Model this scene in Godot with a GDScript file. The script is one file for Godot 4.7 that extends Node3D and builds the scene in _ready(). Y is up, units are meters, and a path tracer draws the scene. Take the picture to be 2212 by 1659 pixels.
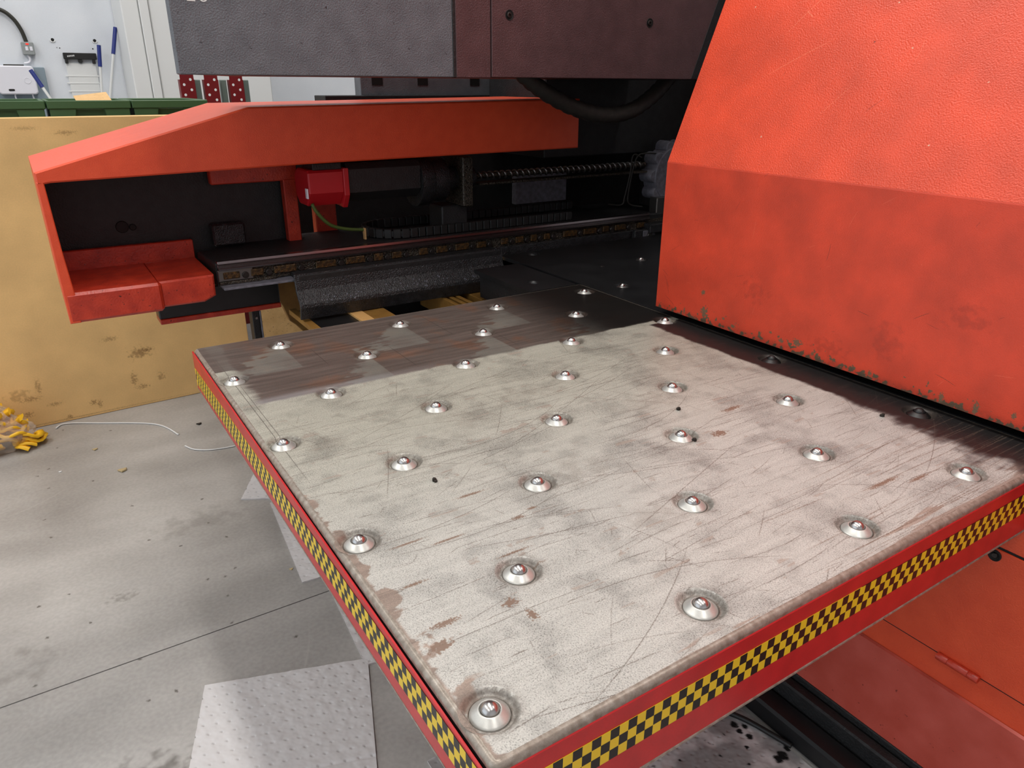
extends Node3D
# Units are metres. U is the pitch of the ball rows on the table; TOP is the height of the table surface.
const U := 0.165
const TOP := 0.792
const TX0 := -0.0455   # table texture: left edge, back edge, pixels per metre
const TZ0 := -1.245
const DEN := 1140.0
const XL := -0.0315    # table edges
const XR := 1.056
const ZF := 0.0575
const ZB := -1.232
var M := {}
var used := {}

func _ready():
	# ---- camera, environment, lights
	var cam := Camera3D.new(); cam.name = "camera"
	cam.rotation_order = EULER_ORDER_YXZ
	cam.position = Vector3(-0.2688, 1.343, 0.4518)
	cam.rotation = Vector3(-0.3895, -0.5741, 0.0047)
	cam.fov = 55.52; cam.near = 0.02; cam.far = 60.0
	add_child(cam); cam.current = true
	var we := WorldEnvironment.new(); we.name = "environment"
	var env := Environment.new()
	env.background_mode = Environment.BG_COLOR
	env.background_color = Color(0.92, 0.96, 1.0)
	env.background_energy_multiplier = 1.3
	env.tonemap_mode = Environment.TONE_MAPPER_LINEAR
	env.tonemap_exposure = 1.1
	env.sdfgi_enabled = true; env.ssao_enabled = true; env.ssil_enabled = true
	we.environment = env; add_child(we)
	make_materials()
	# two rows of shop lights hang under the ceiling
	for p in [[-2.2, -3.4, 4.2, "far left"], [-2.2, -1.2, 3.6, "middle left"], [-2.2, 1.6, 2.8, "near left"], [0.35, -0.9, 5.6, "over the ball table"], [0.35, 1.7, 3.8, "behind the camera"], [0.95, -3.7, 5.0, "over the green bins"], [2.6, 1.2, 2.6, "over the red guard"]]:
		shop_light(p[0], p[1], p[2], p[3])
	# ---- the room
	room()
	# ---- the machine
	work_table()
	centre_table()
	head_guard()
	overhead_beam()
	carriage_housing()
	carriage_beam()
	drive_parts()
	base_cabinet()
	under_frame()
	# ---- behind and on the floor
	background()
	floor_things()

# ------------------------------------------------------------------ bookkeeping
func numbered(n: String) -> String:
	if not used.has(n):
		used[n] = 0
		return n
	used[n] += 1
	return "%s_%03d" % [n, used[n]]

func thing(called: String, label: String, category: String, group := "") -> Node3D:
	var o := Node3D.new(); o.name = numbered(called); add_child(o, true)
	tag(o, label, category, group)
	return o

func tag(o: Node3D, label: String, category := "", group := "", kind := ""):
	o.set_meta("label", label)
	if category != "": o.set_meta("category", category)
	if group != "": o.set_meta("group", group)
	if kind != "": o.set_meta("kind", kind)

func obj(called: String, st: SurfaceTool, m: Material, parent: Node3D = null) -> MeshInstance3D:
	var o := MeshInstance3D.new()
	o.mesh = st.commit(); o.material_override = m
	o.cast_shadow = GeometryInstance3D.SHADOW_CASTING_SETTING_ON
	if parent == null:
		o.name = numbered(called); add_child(o, true)
	else:
		o.name = called; parent.add_child(o, true)
	return o

func share(called: String, mesh: Mesh, m: Material, parent: Node3D, at: Vector3) -> MeshInstance3D:
	var o := MeshInstance3D.new()
	o.mesh = mesh; o.material_override = m; o.name = called; parent.add_child(o, true); o.position = at
	return o

func struct(called: String, st: SurfaceTool, m: Material, label := "") -> MeshInstance3D:
	var o := obj(called, st, m)
	o.set_meta("kind", "structure")
	if label != "":
		o.set_meta("label", label)
		o.set_meta("category", called.split("_")[0])
	return o

# ------------------------------------------------------------------ shapes
func mb() -> SurfaceTool:
	var st := SurfaceTool.new(); st.begin(Mesh.PRIMITIVE_TRIANGLES); return st

func vtx(st: SurfaceTool, p: Vector3, n: Vector3, uv: Vector2):
	st.set_normal(n); st.set_uv(uv); st.add_vertex(p)

func tri(st, a: Vector3, b: Vector3, c: Vector3, na: Vector3, nb: Vector3, nc: Vector3, ua := Vector2.ZERO, ub := Vector2.ZERO, uc := Vector2.ZERO):
	if (c - a).cross(b - a).dot(na + nb + nc) < 0.0:
		vtx(st, a, na, ua); vtx(st, c, nc, uc); vtx(st, b, nb, ub)
	else:
		vtx(st, a, na, ua); vtx(st, b, nb, ub); vtx(st, c, nc, uc)

func face(st, pts: Array, hint: Vector3, uvs: Array = []):
	var n := Vector3.ZERO
	for i in range(1, pts.size() - 1):
		n += (pts[i] - pts[0]).cross(pts[i + 1] - pts[0])
	n = n.normalized()
	if n.dot(hint) < 0: n = -n
	for i in range(1, pts.size() - 1):
		if uvs.size() > 0: tri(st, pts[0], pts[i], pts[i + 1], n, n, n, uvs[0], uvs[i], uvs[i + 1])
		else: tri(st, pts[0], pts[i], pts[i + 1], n, n, n)

func box(st, lo: Vector3, hi: Vector3, r := 0.0, xf := Transform3D.IDENTITY):
	var c := (lo + hi) / 2; var h := (hi - lo) / 2
	r = min(r, min(h.x, min(h.y, h.z)) * 0.9)
	var P := func(s: Vector3, full: int) -> Vector3:
		var e := h - Vector3(r, r, r)
		e[full] = h[full]
		return xf * (c + s * e)
	for ax in 3:
		var b := (ax + 1) % 3; var d := (ax + 2) % 3
		for sg in [-1.0, 1.0]:
			var q := []
			for k in [[-1.0, -1.0], [1.0, -1.0], [1.0, 1.0], [-1.0, 1.0]]:
				var s := Vector3.ZERO; s[ax] = sg; s[b] = k[0]; s[d] = k[1]
				q.append(P.call(s, ax))
			var hn := Vector3.ZERO; hn[ax] = sg
			face(st, q, xf.basis * hn)
			if r > 0.0:
				for sb in [-1.0, 1.0]:
					var s1 := Vector3.ZERO; s1[ax] = sg; s1[b] = sb; s1[d] = -1.0
					var s2 := s1; s2[d] = 1.0
					var hh := Vector3.ZERO; hh[ax] = sg; hh[b] = sb
					face(st, [P.call(s1, ax), P.call(s2, ax), P.call(s2, b), P.call(s1, b)], xf.basis * hh)
	if r > 0.0:
		for sx in [-1.0, 1.0]:
			for sy in [-1.0, 1.0]:
				for sz in [-1.0, 1.0]:
					var s := Vector3(sx, sy, sz)
					face(st, [P.call(s, 0), P.call(s, 1), P.call(s, 2)], xf.basis * s)

func bx(a: Vector3, b: Vector3, r := 0.002) -> SurfaceTool:
	var st := mb(); box(st, a, b, r); return st

func at3(p: Vector2, k: float, axis: int) -> Vector3:
	if axis == 2: return Vector3(p.x, p.y, k)
	if axis == 0: return Vector3(k, p.y, p.x)
	return Vector3(p.x, k, p.y)

func prism(st, poly: PackedVector2Array, axis: int, lo: float, hi: float, bevel := 0.0):
	# polygon pushed along an axis: axis 2 takes (x, y), axis 0 takes (z, y), axis 1 takes (x, z); bevel rounds the rim of both ends a little
	if Geometry2D.is_polygon_clockwise(poly): poly.reverse()
	var inner := poly
	if bevel > 0.0:
		var r := Geometry2D.offset_polygon(poly, -bevel, Geometry2D.JOIN_MITER)
		if r.size() == 1 and r[0].size() == poly.size():
			inner = r[0]
			if Geometry2D.is_polygon_clockwise(inner): inner.reverse()
			var best := 0
			for k in inner.size():
				if inner[k].distance_to(poly[0]) < inner[best].distance_to(poly[0]): best = k
			var turned := PackedVector2Array()
			for k in inner.size(): turned.append(inner[(best + k) % inner.size()])
			inner = turned
		else:
			bevel = 0.0
	var idx := Geometry2D.triangulate_polygon(inner)
	var up := Vector3.ZERO; up[axis] = 1.0
	for e in [[lo, -1.0], [hi, 1.0]]:
		for i in range(0, idx.size(), 3):
			face(st, [at3(inner[idx[i]], e[0], axis), at3(inner[idx[i + 1]], e[0], axis), at3(inner[idx[i + 2]], e[0], axis)], up * e[1])
	for i in poly.size():
		var a := poly[i]; var b := poly[(i + 1) % poly.size()]
		var t := b - a; var o := Vector2(t.y, -t.x)
		var hint := at3(o, 0, axis)
		face(st, [at3(a, lo + bevel, axis), at3(b, lo + bevel, axis), at3(b, hi - bevel, axis), at3(a, hi - bevel, axis)], hint)
		if bevel > 0.0:
			var ia := inner[i]; var ib := inner[(i + 1) % poly.size()]
			face(st, [at3(a, lo + bevel, axis), at3(b, lo + bevel, axis), at3(ib, lo, axis), at3(ia, lo, axis)], hint.normalized() - up)
			face(st, [at3(a, hi - bevel, axis), at3(b, hi - bevel, axis), at3(ib, hi, axis), at3(ia, hi, axis)], hint.normalized() + up)

func pl(a: Array) -> PackedVector2Array:
	var p := PackedVector2Array()
	for q in a: p.append(Vector2(q[0], q[1]))
	return p

func lathe(st, prof: Array, n: int, xf := Transform3D.IDENTITY):
	# profile of [radius, height] pairs turned round the y axis of xf
	var seg := []
	for i in prof.size() - 1:
		var t := Vector2(prof[i + 1][0] - prof[i][0], prof[i + 1][1] - prof[i][1]).normalized()
		seg.append(Vector2(-t.y, t.x))
	for i in prof.size() - 1:
		var n0: Vector2 = seg[i]; var n1: Vector2 = seg[i]
		if i > 0 and seg[i - 1].dot(seg[i]) > 0.7: n0 = (seg[i - 1] + seg[i]).normalized()
		if i < seg.size() - 1 and seg[i + 1].dot(seg[i]) > 0.7: n1 = (seg[i + 1] + seg[i]).normalized()
		for k in n:
			var a := TAU * k / n; var b := TAU * (k + 1) / n
			var da := Vector3(cos(a), 0, sin(a)); var db := Vector3(cos(b), 0, sin(b))
			var p := [da * prof[i][0] + Vector3.UP * prof[i][1], db * prof[i][0] + Vector3.UP * prof[i][1], db * prof[i + 1][0] + Vector3.UP * prof[i + 1][1], da * prof[i + 1][0] + Vector3.UP * prof[i + 1][1]]
			var m := [da * n0.x + Vector3.UP * n0.y, db * n0.x + Vector3.UP * n0.y, db * n1.x + Vector3.UP * n1.y, da * n1.x + Vector3.UP * n1.y]
			for q in 4:
				p[q] = xf * p[q]; m[q] = xf.basis * m[q]
			if prof[i][0] > 1e-6: tri(st, p[0], p[1], p[2], m[0], m[1], m[2])
			if prof[i + 1][0] > 1e-6: tri(st, p[0], p[2], p[3], m[0], m[2], m[3])

func facing(at: Vector3, up: Vector3) -> Transform3D:
	# a frame at a point whose y axis runs along up
	var y := up.normalized()
	var x := (Vector3.RIGHT if absf(y.x) < 0.9 else Vector3.FORWARD).cross(y).normalized()
	return Transform3D(Basis(x, y, x.cross(y)), at)

func disc(st, at: Vector3, along: Vector3, r: float, h: float, n := 24, bevel := 0.0):
	# a short closed cylinder from at, h long
	lathe(st, [[r - bevel, h], [r, h - bevel], [r, 0.0]] if bevel > 0 else [[r, h], [r, 0.0]], n, facing(at, along))
	lathe(st, [[0.0, h], [r - bevel, h]].map(func(q): return q), n, facing(at, along))
	lathe(st, [[r, 0.0], [0.0, 0.0]], n, facing(at, along))

func spline(pts: Array, steps: int) -> Array:
	var out := []
	for i in pts.size() - 1:
		var a: Vector3 = pts[max(i - 1, 0)]; var b: Vector3 = pts[i]; var c: Vector3 = pts[i + 1]; var d: Vector3 = pts[min(i + 2, pts.size() - 1)]
		for k in steps:
			out.append(b.cubic_interpolate(c, a, d, float(k) / steps))
	out.append(pts[-1])
	return out

func tube(st, pts: Array, r: float, n := 10, rfun = null, flat := 1.0):
	var up := Vector3.UP
	var rings := []
	for i in pts.size():
		var t: Vector3 = (pts[min(i + 1, pts.size() - 1)] - pts[max(i - 1, 0)]).normalized()
		if absf(t.dot(up)) > 0.98: up = Vector3.RIGHT
		var s := up.cross(t).normalized(); up = t.cross(s).normalized()
		var rr: float = r if rfun == null else rfun.call(i)
		var ring := []
		for k in n:
			var a := TAU * k / n
			var d := s * cos(a) + up * sin(a) * flat
			ring.append([pts[i] + d * rr, d.normalized()])
		rings.append(ring)
	for i in rings.size() - 1:
		for k in n:
			var a = rings[i][k]; var b = rings[i][(k + 1) % n]; var c = rings[i + 1][(k + 1) % n]; var d = rings[i + 1][k]
			tri(st, a[0], b[0], c[0], a[1], b[1], c[1]); tri(st, a[0], c[0], d[0], a[1], c[1], d[1])
	for e in [[0, 1], [rings.size() - 1, rings.size() - 2]]:
		var hint: Vector3 = pts[e[0]] - pts[e[1]]
		var cap := []
		for k in n: cap.append(rings[e[0]][k][0])
		face(st, cap, hint)

# ------------------------------------------------------------------ textures
func noise(w: int, h: int, freq: float, octaves: int, s: int, kind := FastNoiseLite.TYPE_SIMPLEX_SMOOTH, seamless := false) -> Image:
	var f := FastNoiseLite.new()
	f.noise_type = kind; f.frequency = freq; f.seed = s
	f.fractal_type = FastNoiseLite.FRACTAL_FBM if octaves > 1 else FastNoiseLite.FRACTAL_NONE
	f.fractal_octaves = octaves
	var im: Image = f.get_seamless_image(w, h) if seamless else f.get_image(w, h)
	im.convert(Image.FORMAT_L8)
	return im

func streaks(w: int, h: int, squeeze: int, freq: float, octaves: int, s: int) -> PackedByteArray:
	var im := noise(w / squeeze + 1, h, freq, octaves, s)
	im.resize(w, h, Image.INTERPOLATE_CUBIC)
	return im.get_data()

func tex(im: Image) -> ImageTexture:
	im.generate_mipmaps()
	return ImageTexture.create_from_image(im)

func sm(a: float, b: float, x: float) -> float:
	return smoothstep(a, b, x)

func tint_tile(size: int, dark: Color, light: Color, freq: float, s: int, grain := 0.12, spots := 0.0, spot_col := Color(0.1, 0.1, 0.1)) -> ImageTexture:
	# a seamless tile of two mottled tones with grain and a few spots
	var a := noise(size, size, freq, 4, s, FastNoiseLite.TYPE_SIMPLEX_SMOOTH, true).get_data()
	var b := noise(size, size, 0.35, 2, s + 1, FastNoiseLite.TYPE_SIMPLEX_SMOOTH, true).get_data()
	var c := noise(size, size, 0.06, 3, s + 2, FastNoiseLite.TYPE_SIMPLEX_SMOOTH, true).get_data()
	var out := PackedByteArray(); out.resize(size * size * 3)
	for i in size * size:
		var k: float = a[i] / 255.0
		var col := dark.lerp(light, k)
		col = col * (1.0 + (b[i] / 255.0 - 0.5) * grain)
		if spots > 0.0: col = col.lerp(spot_col, sm(1.0 - spots, 1.0 - spots * 0.5, c[i] / 255.0))
		out[i * 3] = int(clampf(col.r, 0, 1) * 255); out[i * 3 + 1] = int(clampf(col.g, 0, 1) * 255); out[i * 3 + 2] = int(clampf(col.b, 0, 1) * 255)
	return tex(Image.create_from_data(size, size, false, Image.FORMAT_RGB8, out))

func bumps(size: int, freq: float, octaves: int, s: int, strength: float, kind := FastNoiseLite.TYPE_SIMPLEX_SMOOTH) -> ImageTexture:
	var im := noise(size, size, freq, octaves, s, kind, true)
	im.convert(Image.FORMAT_RGB8)
	im.bump_map_to_normal_map(strength)
	return tex(im)

func mat(col: Color, rough := 0.6, metal := 0.0, spec := 0.5) -> StandardMaterial3D:
	var m := StandardMaterial3D.new()
	m.albedo_color = col; m.roughness = rough; m.metallic = metal; m.metallic_specular = spec
	return m

func tri_mat(t: Texture2D, per_metre: float, rough := 0.6, metal := 0.0, normal: Texture2D = null, ns := 0.5) -> StandardMaterial3D:
	var m := mat(Color.WHITE, rough, metal)
	m.albedo_texture = t
	m.uv1_triplanar = true; m.uv1_world_triplanar = true; m.uv1_scale = Vector3.ONE * per_metre
	if normal != null:
		m.normal_enabled = true; m.normal_texture = normal; m.normal_scale = ns
	return m

var pix: PackedByteArray
var pw: int
var ph: int
var rng := RandomNumberGenerator.new()

func dab(x: int, y: int, col: Color, k: float):
	if x < 0 or y < 0 or x >= pw or y >= ph: return
	var i := (y * pw + x) * 3
	pix[i] = int(lerpf(pix[i], col.r * 255, k)); pix[i + 1] = int(lerpf(pix[i + 1], col.g * 255, k)); pix[i + 2] = int(lerpf(pix[i + 2], col.b * 255, k))

func scratch(x: float, y: float, ang: float, length: float, col: Color, k: float, width := 1, bend := 0.0, gaps := 0.0):
	var n := int(length)
	for i in n:
		if gaps > 0.0 and rng.randf() < gaps: 
			x += cos(ang); y += sin(ang); ang += bend
			continue
		var e: float = minf(1.0, minf(i, n - i) / (0.2 * n + 1.0)) * k * (0.6 + 0.4 * rng.randf())
		for w in width: dab(int(x), int(y) + w, col, e)
		x += cos(ang); y += sin(ang); ang += bend

func blot(cx: float, cy: float, rx: float, ry: float, col: Color, k: float, s: int, hard := 0.5):
	# a ragged stain
	var nz := FastNoiseLite.new(); nz.seed = s; nz.frequency = 2.6 / maxf(4.0, minf(rx, ry) * 2.0); nz.fractal_octaves = 4
	for y in range(int(cy - ry * 1.5), int(cy + ry * 1.5)):
		for x in range(int(cx - rx * 1.5), int(cx + rx * 1.5)):
			var d := Vector2((x - cx) / rx, (y - cy) / ry).length() + nz.get_noise_2d(x, y) * 1.1
			var a := 1.0 - sm(1.0 - hard, 1.0, d)
			if a > 0.0: dab(x, y, col, a * k)

func begin(w: int, h: int):
	pw = w; ph = h; pix = PackedByteArray(); pix.resize(w * h * 3)

func finish() -> ImageTexture:
	return tex(Image.create_from_data(pw, ph, false, Image.FORMAT_RGB8, pix))

func table_texture() -> ImageTexture:
	var w := int((XR + 0.012 - TX0) * DEN); var h := int((ZF + 0.012 - TZ0) * DEN)
	begin(w, h)
	var fine := noise(w, h, 0.46, 2, 11).get_data()
	var blots := noise(w, h, 0.0052, 5, 12).get_data()
	var patch := noise(w, h, 0.011, 5, 13).get_data()
	var st1 := streaks(w, h, 14, 0.05, 4, 14)
	var st2 := streaks(w, h, 5, 0.035, 4, 15)
	for j in h:
		var z := TZ0 + j / DEN
		var zz := -z / U
		for i in w:
			var x := TX0 + i / DEN
			var q := j * w + i
			var f := fine[q] / 255.0; var b := blots[q] / 255.0; var p := patch[q] / 255.0; var s := st1[q] / 255.0; var s2 := st2[q] / 255.0
			# worn bright plate
			var v := 0.742 + (f - 0.5) * 0.22 + (s - 0.5) * 0.06 - 0.08 * sm(0.50, 0.9, b) - 0.07 * sm(0.5, 0.85, p) - 0.06 * sm(1.2, 4.8, zz)
			if f < 0.30: v -= 0.17 * (0.2 + b)
			var r := v * 0.992; var g := v * 0.988; var bl := v * (0.955 - 0.04 * sm(1.0, 4.5, zz))
			# bare brownish metal along the left and front edges
			var dl := x - XL; var df := ZF - z
			var wear := sm(0.0, 0.005, 0.004 + 0.030 * sm(-0.75, -0.15, z) * (0.25 + 0.75 * sm(0.40, 0.75, p)) + 0.035 * maxf(0.0, s2 - 0.5) * sm(-0.8, -0.2, z) - dl)
			wear = maxf(wear, sm(0.0, 0.005, 0.006 + 0.055 * maxf(0.0, s - 0.48) * (0.3 + p) + 0.030 * sm(0.3, 1.0, x) * s - df) * 0.8)
			if p > 0.66 and s > 0.66: wear = maxf(wear, 0.5 * sm(0.66, 0.74, s))
			var wb := 0.56 + (f - 0.5) * 0.16 + (s - 0.5) * 0.15
			r = lerpf(r, wb * 1.04, wear); g = lerpf(g, wb * 0.93, wear); bl = lerpf(bl, wb * 0.85, wear)
			# dark oily film on the far part, worn through in patches
			var film := sm(5.06, 5.13, zz + (p - 0.5) * 0.06)
			if film > 0.0:
				film *= sm(-0.02 + 0.03 * s2, 0.012 + 0.03 * s2, x) if zz < 6.35 else 1.0
				# worn triangles that open out to the front and left of every seat
				var row := 6 if zz < 6.0 else 7
				var thin := 0.0
				var xu := x / U
				for cc in (ODD if row == 6 else EVEN):
					var away: float = cc - xu
					if away > 0.0 and away < 1.2:
						var open := (row - zz) * 0.95 + 0.16
						thin = sm(0.06, -0.06, away - open * (0.05 + 0.75 * s2 + 0.75 * p + 0.25 * sin(cc * 7.0 + row))) * sm(0.0, 0.02, away)
						break
				thin = maxf(thin, sm(0.10, 0.05, absf(xu + 0.02 - 0.1 * p)) * 0.6)
				thin *= sm(6.3, 4.6, xu)
				var t := 0.335 + (s - 0.5) * 0.11 + (f - 0.5) * 0.10
				var fr := t * 1.08; var fg := t * 0.97; var fb := t * 0.90
				if b > 0.52:
					var o := sm(0.52, 0.85, b); fr = lerpf(fr, t * 1.22, o); fg = lerpf(fg, t * 0.95, o); fb = lerpf(fb, t * 0.80, o)
				thin *= 0.45 + 0.5 * sm(0.2, 0.7, b + (f - 0.5) * 0.5)
				fr = lerpf(fr, 0.48, thin * 0.75); fg = lerpf(fg, 0.485, thin * 0.75); fb = lerpf(fb, 0.455, thin * 0.75)
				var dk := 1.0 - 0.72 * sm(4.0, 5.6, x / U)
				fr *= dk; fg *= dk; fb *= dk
				# a paler rubbed line at its near rim
				var rim := sm(5.3, 5.16, zz) * sm(3.2, 0.5, x / U) * 0.55
				fr = lerpf(fr, 0.62, rim); fg = lerpf(fg, 0.62, rim); fb = lerpf(fb, 0.63, rim)
				r = lerpf(r, fr, film); g = lerpf(g, fg, film); bl = lerpf(bl, fb, film)
			# black strip beside the guard, its edge blurring towards the front
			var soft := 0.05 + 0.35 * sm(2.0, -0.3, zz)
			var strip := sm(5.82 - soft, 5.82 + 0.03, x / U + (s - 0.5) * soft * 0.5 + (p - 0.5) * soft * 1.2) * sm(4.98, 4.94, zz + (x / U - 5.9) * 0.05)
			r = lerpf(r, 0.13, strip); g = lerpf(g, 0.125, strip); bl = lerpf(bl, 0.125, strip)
			var o3 := q * 3
			pix[o3] = int(clampf(r, 0, 1) * 255); pix[o3 + 1] = int(clampf(g, 0, 1) * 255); pix[o3 + 2] = int(clampf(bl, 0, 1) * 255)
	# scratches: most run across the table, some wander
	rng.seed = 5
	var dark := Color(0.33, 0.29, 0.26)
	for k in 900:
		var a := rng.randfn(0.0, 0.07)
		if k % 4 == 0: a = rng.randf_range(-1.4, 1.4)
		var pos := Vector2(rng.randf() * w, h * (0.36 + 0.64 * rng.randf()))
		scratch(pos.x, pos.y, a, 20 + 190 * pow(rng.randf(), 3.0), dark, 0.35 + 0.5 * rng.randf(), 1, rng.randfn(0, 0.0012), 0.12)
	for k in 34:
		scratch(rng.randf() * w * 0.8, h * rng.randf_range(0.4, 1.0), rng.randfn(0.0, 0.25), 220 + 300 * rng.randf(), dark, 0.8, 1, rng.randfn(0, 0.0016), 0.06)
	for k in 46:
		scratch(rng.randf_range(0.4, 1.0) * w, h * (1.0 - 0.16 * rng.randf()), rng.randfn(0.0, 0.02), 160 + 420 * rng.randf(), Color(0.42, 0.35, 0.30), 0.6, 1 + k % 2, 0.0, 0.2)
	# paint flakes seen in the photograph: x, z, half lengths, tone
	for e in [[0.18, -0.353, 0.030, 0.004, 1], [0.0, -0.100, 0.016, 0.012, 2], [0.02, -0.13, 0.024, 0.006, 3], [0.10, -0.12, 0.012, 0.010, 4], [0.11, -0.09, 0.007, 0.014, 5], [0.205, -0.265, 0.012, 0.005, 6], [0.235, -0.275, 0.010, 0.004, 7], [0.05, -0.29, 0.03, 0.003, 8], [0.10, -0.27, 0.03, 0.003, 9], [0.155, -0.20, 0.03, 0.003, 10], [0.72, -0.05, 0.045, 0.006, 11], [0.78, -0.03, 0.03, 0.005, 12], [0.64, -0.30, 0.02, 0.012, 13], [0.02, -0.21, 0.02, 0.004, 14], [0.16, -0.165, 0.022, 0.003, 15], [0.74, -0.36, 0.03, 0.008, 16]]:
		blot((e[0] - TX0) * DEN, (e[1] - TZ0) * DEN, e[2] * 0.8 * DEN, e[3] * 0.7 * DEN, Color(0.50, 0.41, 0.35), 0.9, e[4] + 40, 0.25)
	for e in [[0.065, -0.62, 0.045, 0.03, 1], [0.30, -0.58, 0.08, 0.05, 2], [0.62, -0.47, 0.09, 0.05, 3], [0.37, -0.16, 0.06, 0.04, 4], [0.80, -0.62, 0.05, 0.07, 5], [0.36, -0.33, 0.07, 0.05, 6], [0.47, -0.62, 0.1, 0.04, 7]]:
		blot((e[0] - TX0) * DEN, (e[1] - TZ0) * DEN, e[2] * DEN, e[3] * DEN, Color(0.46, 0.43, 0.39), 0.18, e[4] + 80, 1.0)
	# dirt round the ball seats, with the shade of the dimples put into the colour
	for c in ball_spots():
		var nz := FastNoiseLite.new(); nz.seed = int(c.x * 1000) + 7; nz.frequency = 0.09; nz.fractal_octaves = 3
		var cx: float = (c.x - TX0) * DEN; var cy: float = (c.y - TZ0) * DEN
		for y in range(int(cy - 0.040 * DEN), int(cy + 0.040 * DEN)):
			for x in range(int(cx - 0.040 * DEN), int(cx + 0.040 * DEN)):
				var d := Vector2(x - cx, y - cy)
				var rr := d.length() / DEN; var n := nz.get_noise_2d(x, y)
				var k := sm(0.0315, 0.0270, rr + 0.004 * n) * (0.42 + 0.30 * n + 0.16 * (d.x / (d.length() + 1.0)))
				k = maxf(k, sm(0.040, 0.030, rr + 0.006 * n) * 0.12)
				k = maxf(k, sm(0.0222, 0.0208, rr) * 0.85)
				if k > 0.0: dab(x, y, Color(0.30, 0.265, 0.235), k)
	# two straight seams ruled into the film
	for e in [[0.345, -0.86, -1.02], [0.19, -0.97, -1.09], [0.51, -1.0, -1.2], [0.60, -0.86, -1.0]]:
		scratch((e[0] - TX0) * DEN, (e[2] - TZ0) * DEN, PI / 2, (e[1] - e[2]) * DEN, Color(0.16, 0.14, 0.13), 0.8, 2)
	scratch((-0.006 - TX0) * DEN, (-1.16 - TZ0) * DEN, PI / 2, 0.66 * DEN, Color(0.28, 0.26, 0.24), 0.8, 2)
	scratch((0.002 - TX0) * DEN, (-0.98 - TZ0) * DEN, PI / 2, 0.36 * DEN, Color(0.30, 0.28, 0.26), 0.7, 2)
	return finish()

func red_texture(w: int, h: int, base: Color, s: int, chips: bool, scuffs: int) -> ImageTexture:
	begin(w, h)
	var big := noise(w, h, 0.006, 4, s).get_data()
	var fine := noise(w, h, 0.30, 2, s + 1).get_data()
	var frag := noise(w, h, 0.035, 4, s + 2).get_data()
	for j in h:
		for i in w:
			var q := j * w + i
			var k := 1.0 + (big[q] / 255.0 - 0.5) * 0.16 + (fine[q] / 255.0 - 0.5) * 0.06
			var c := base * k
			if chips:
				var d := float(h - j) / h      # 0 at the lower rim
				var need := 0.80 + 1.6 * d - 0.10 * sm(0.0, 0.05, float(i) / w)
				var a := sm(need, need + 0.03, frag[q] / 255.0 + 0.22 * sm(0.06, 0.0, d) * (0.4 + big[q] / 255.0))
				c = c.lerp(Color(0.40, 0.34, 0.25), a)
				c = c.lerp(Color(0.20, 0.09, 0.06), 0.55 * sm(0.05, 0.0, d) * frag[q] / 255.0)
			pix[q * 3] = int(clampf(c.r, 0, 1) * 255); pix[q * 3 + 1] = int(clampf(c.g, 0, 1) * 255); pix[q * 3 + 2] = int(clampf(c.b, 0, 1) * 255)
	rng.seed = s
	for k in scuffs:
		var pale := k % 3 != 0
		scratch(rng.randf() * w, rng.randf() * h, rng.randf_range(-1.6, 0.4), 6 + 60 * pow(rng.randf(), 3), Color(0.95, 0.55, 0.45) if pale else Color(0.35, 0.09, 0.06), 0.5, 1, rng.randfn(0, 0.005))
	return null if w == 0 else finish()

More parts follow.
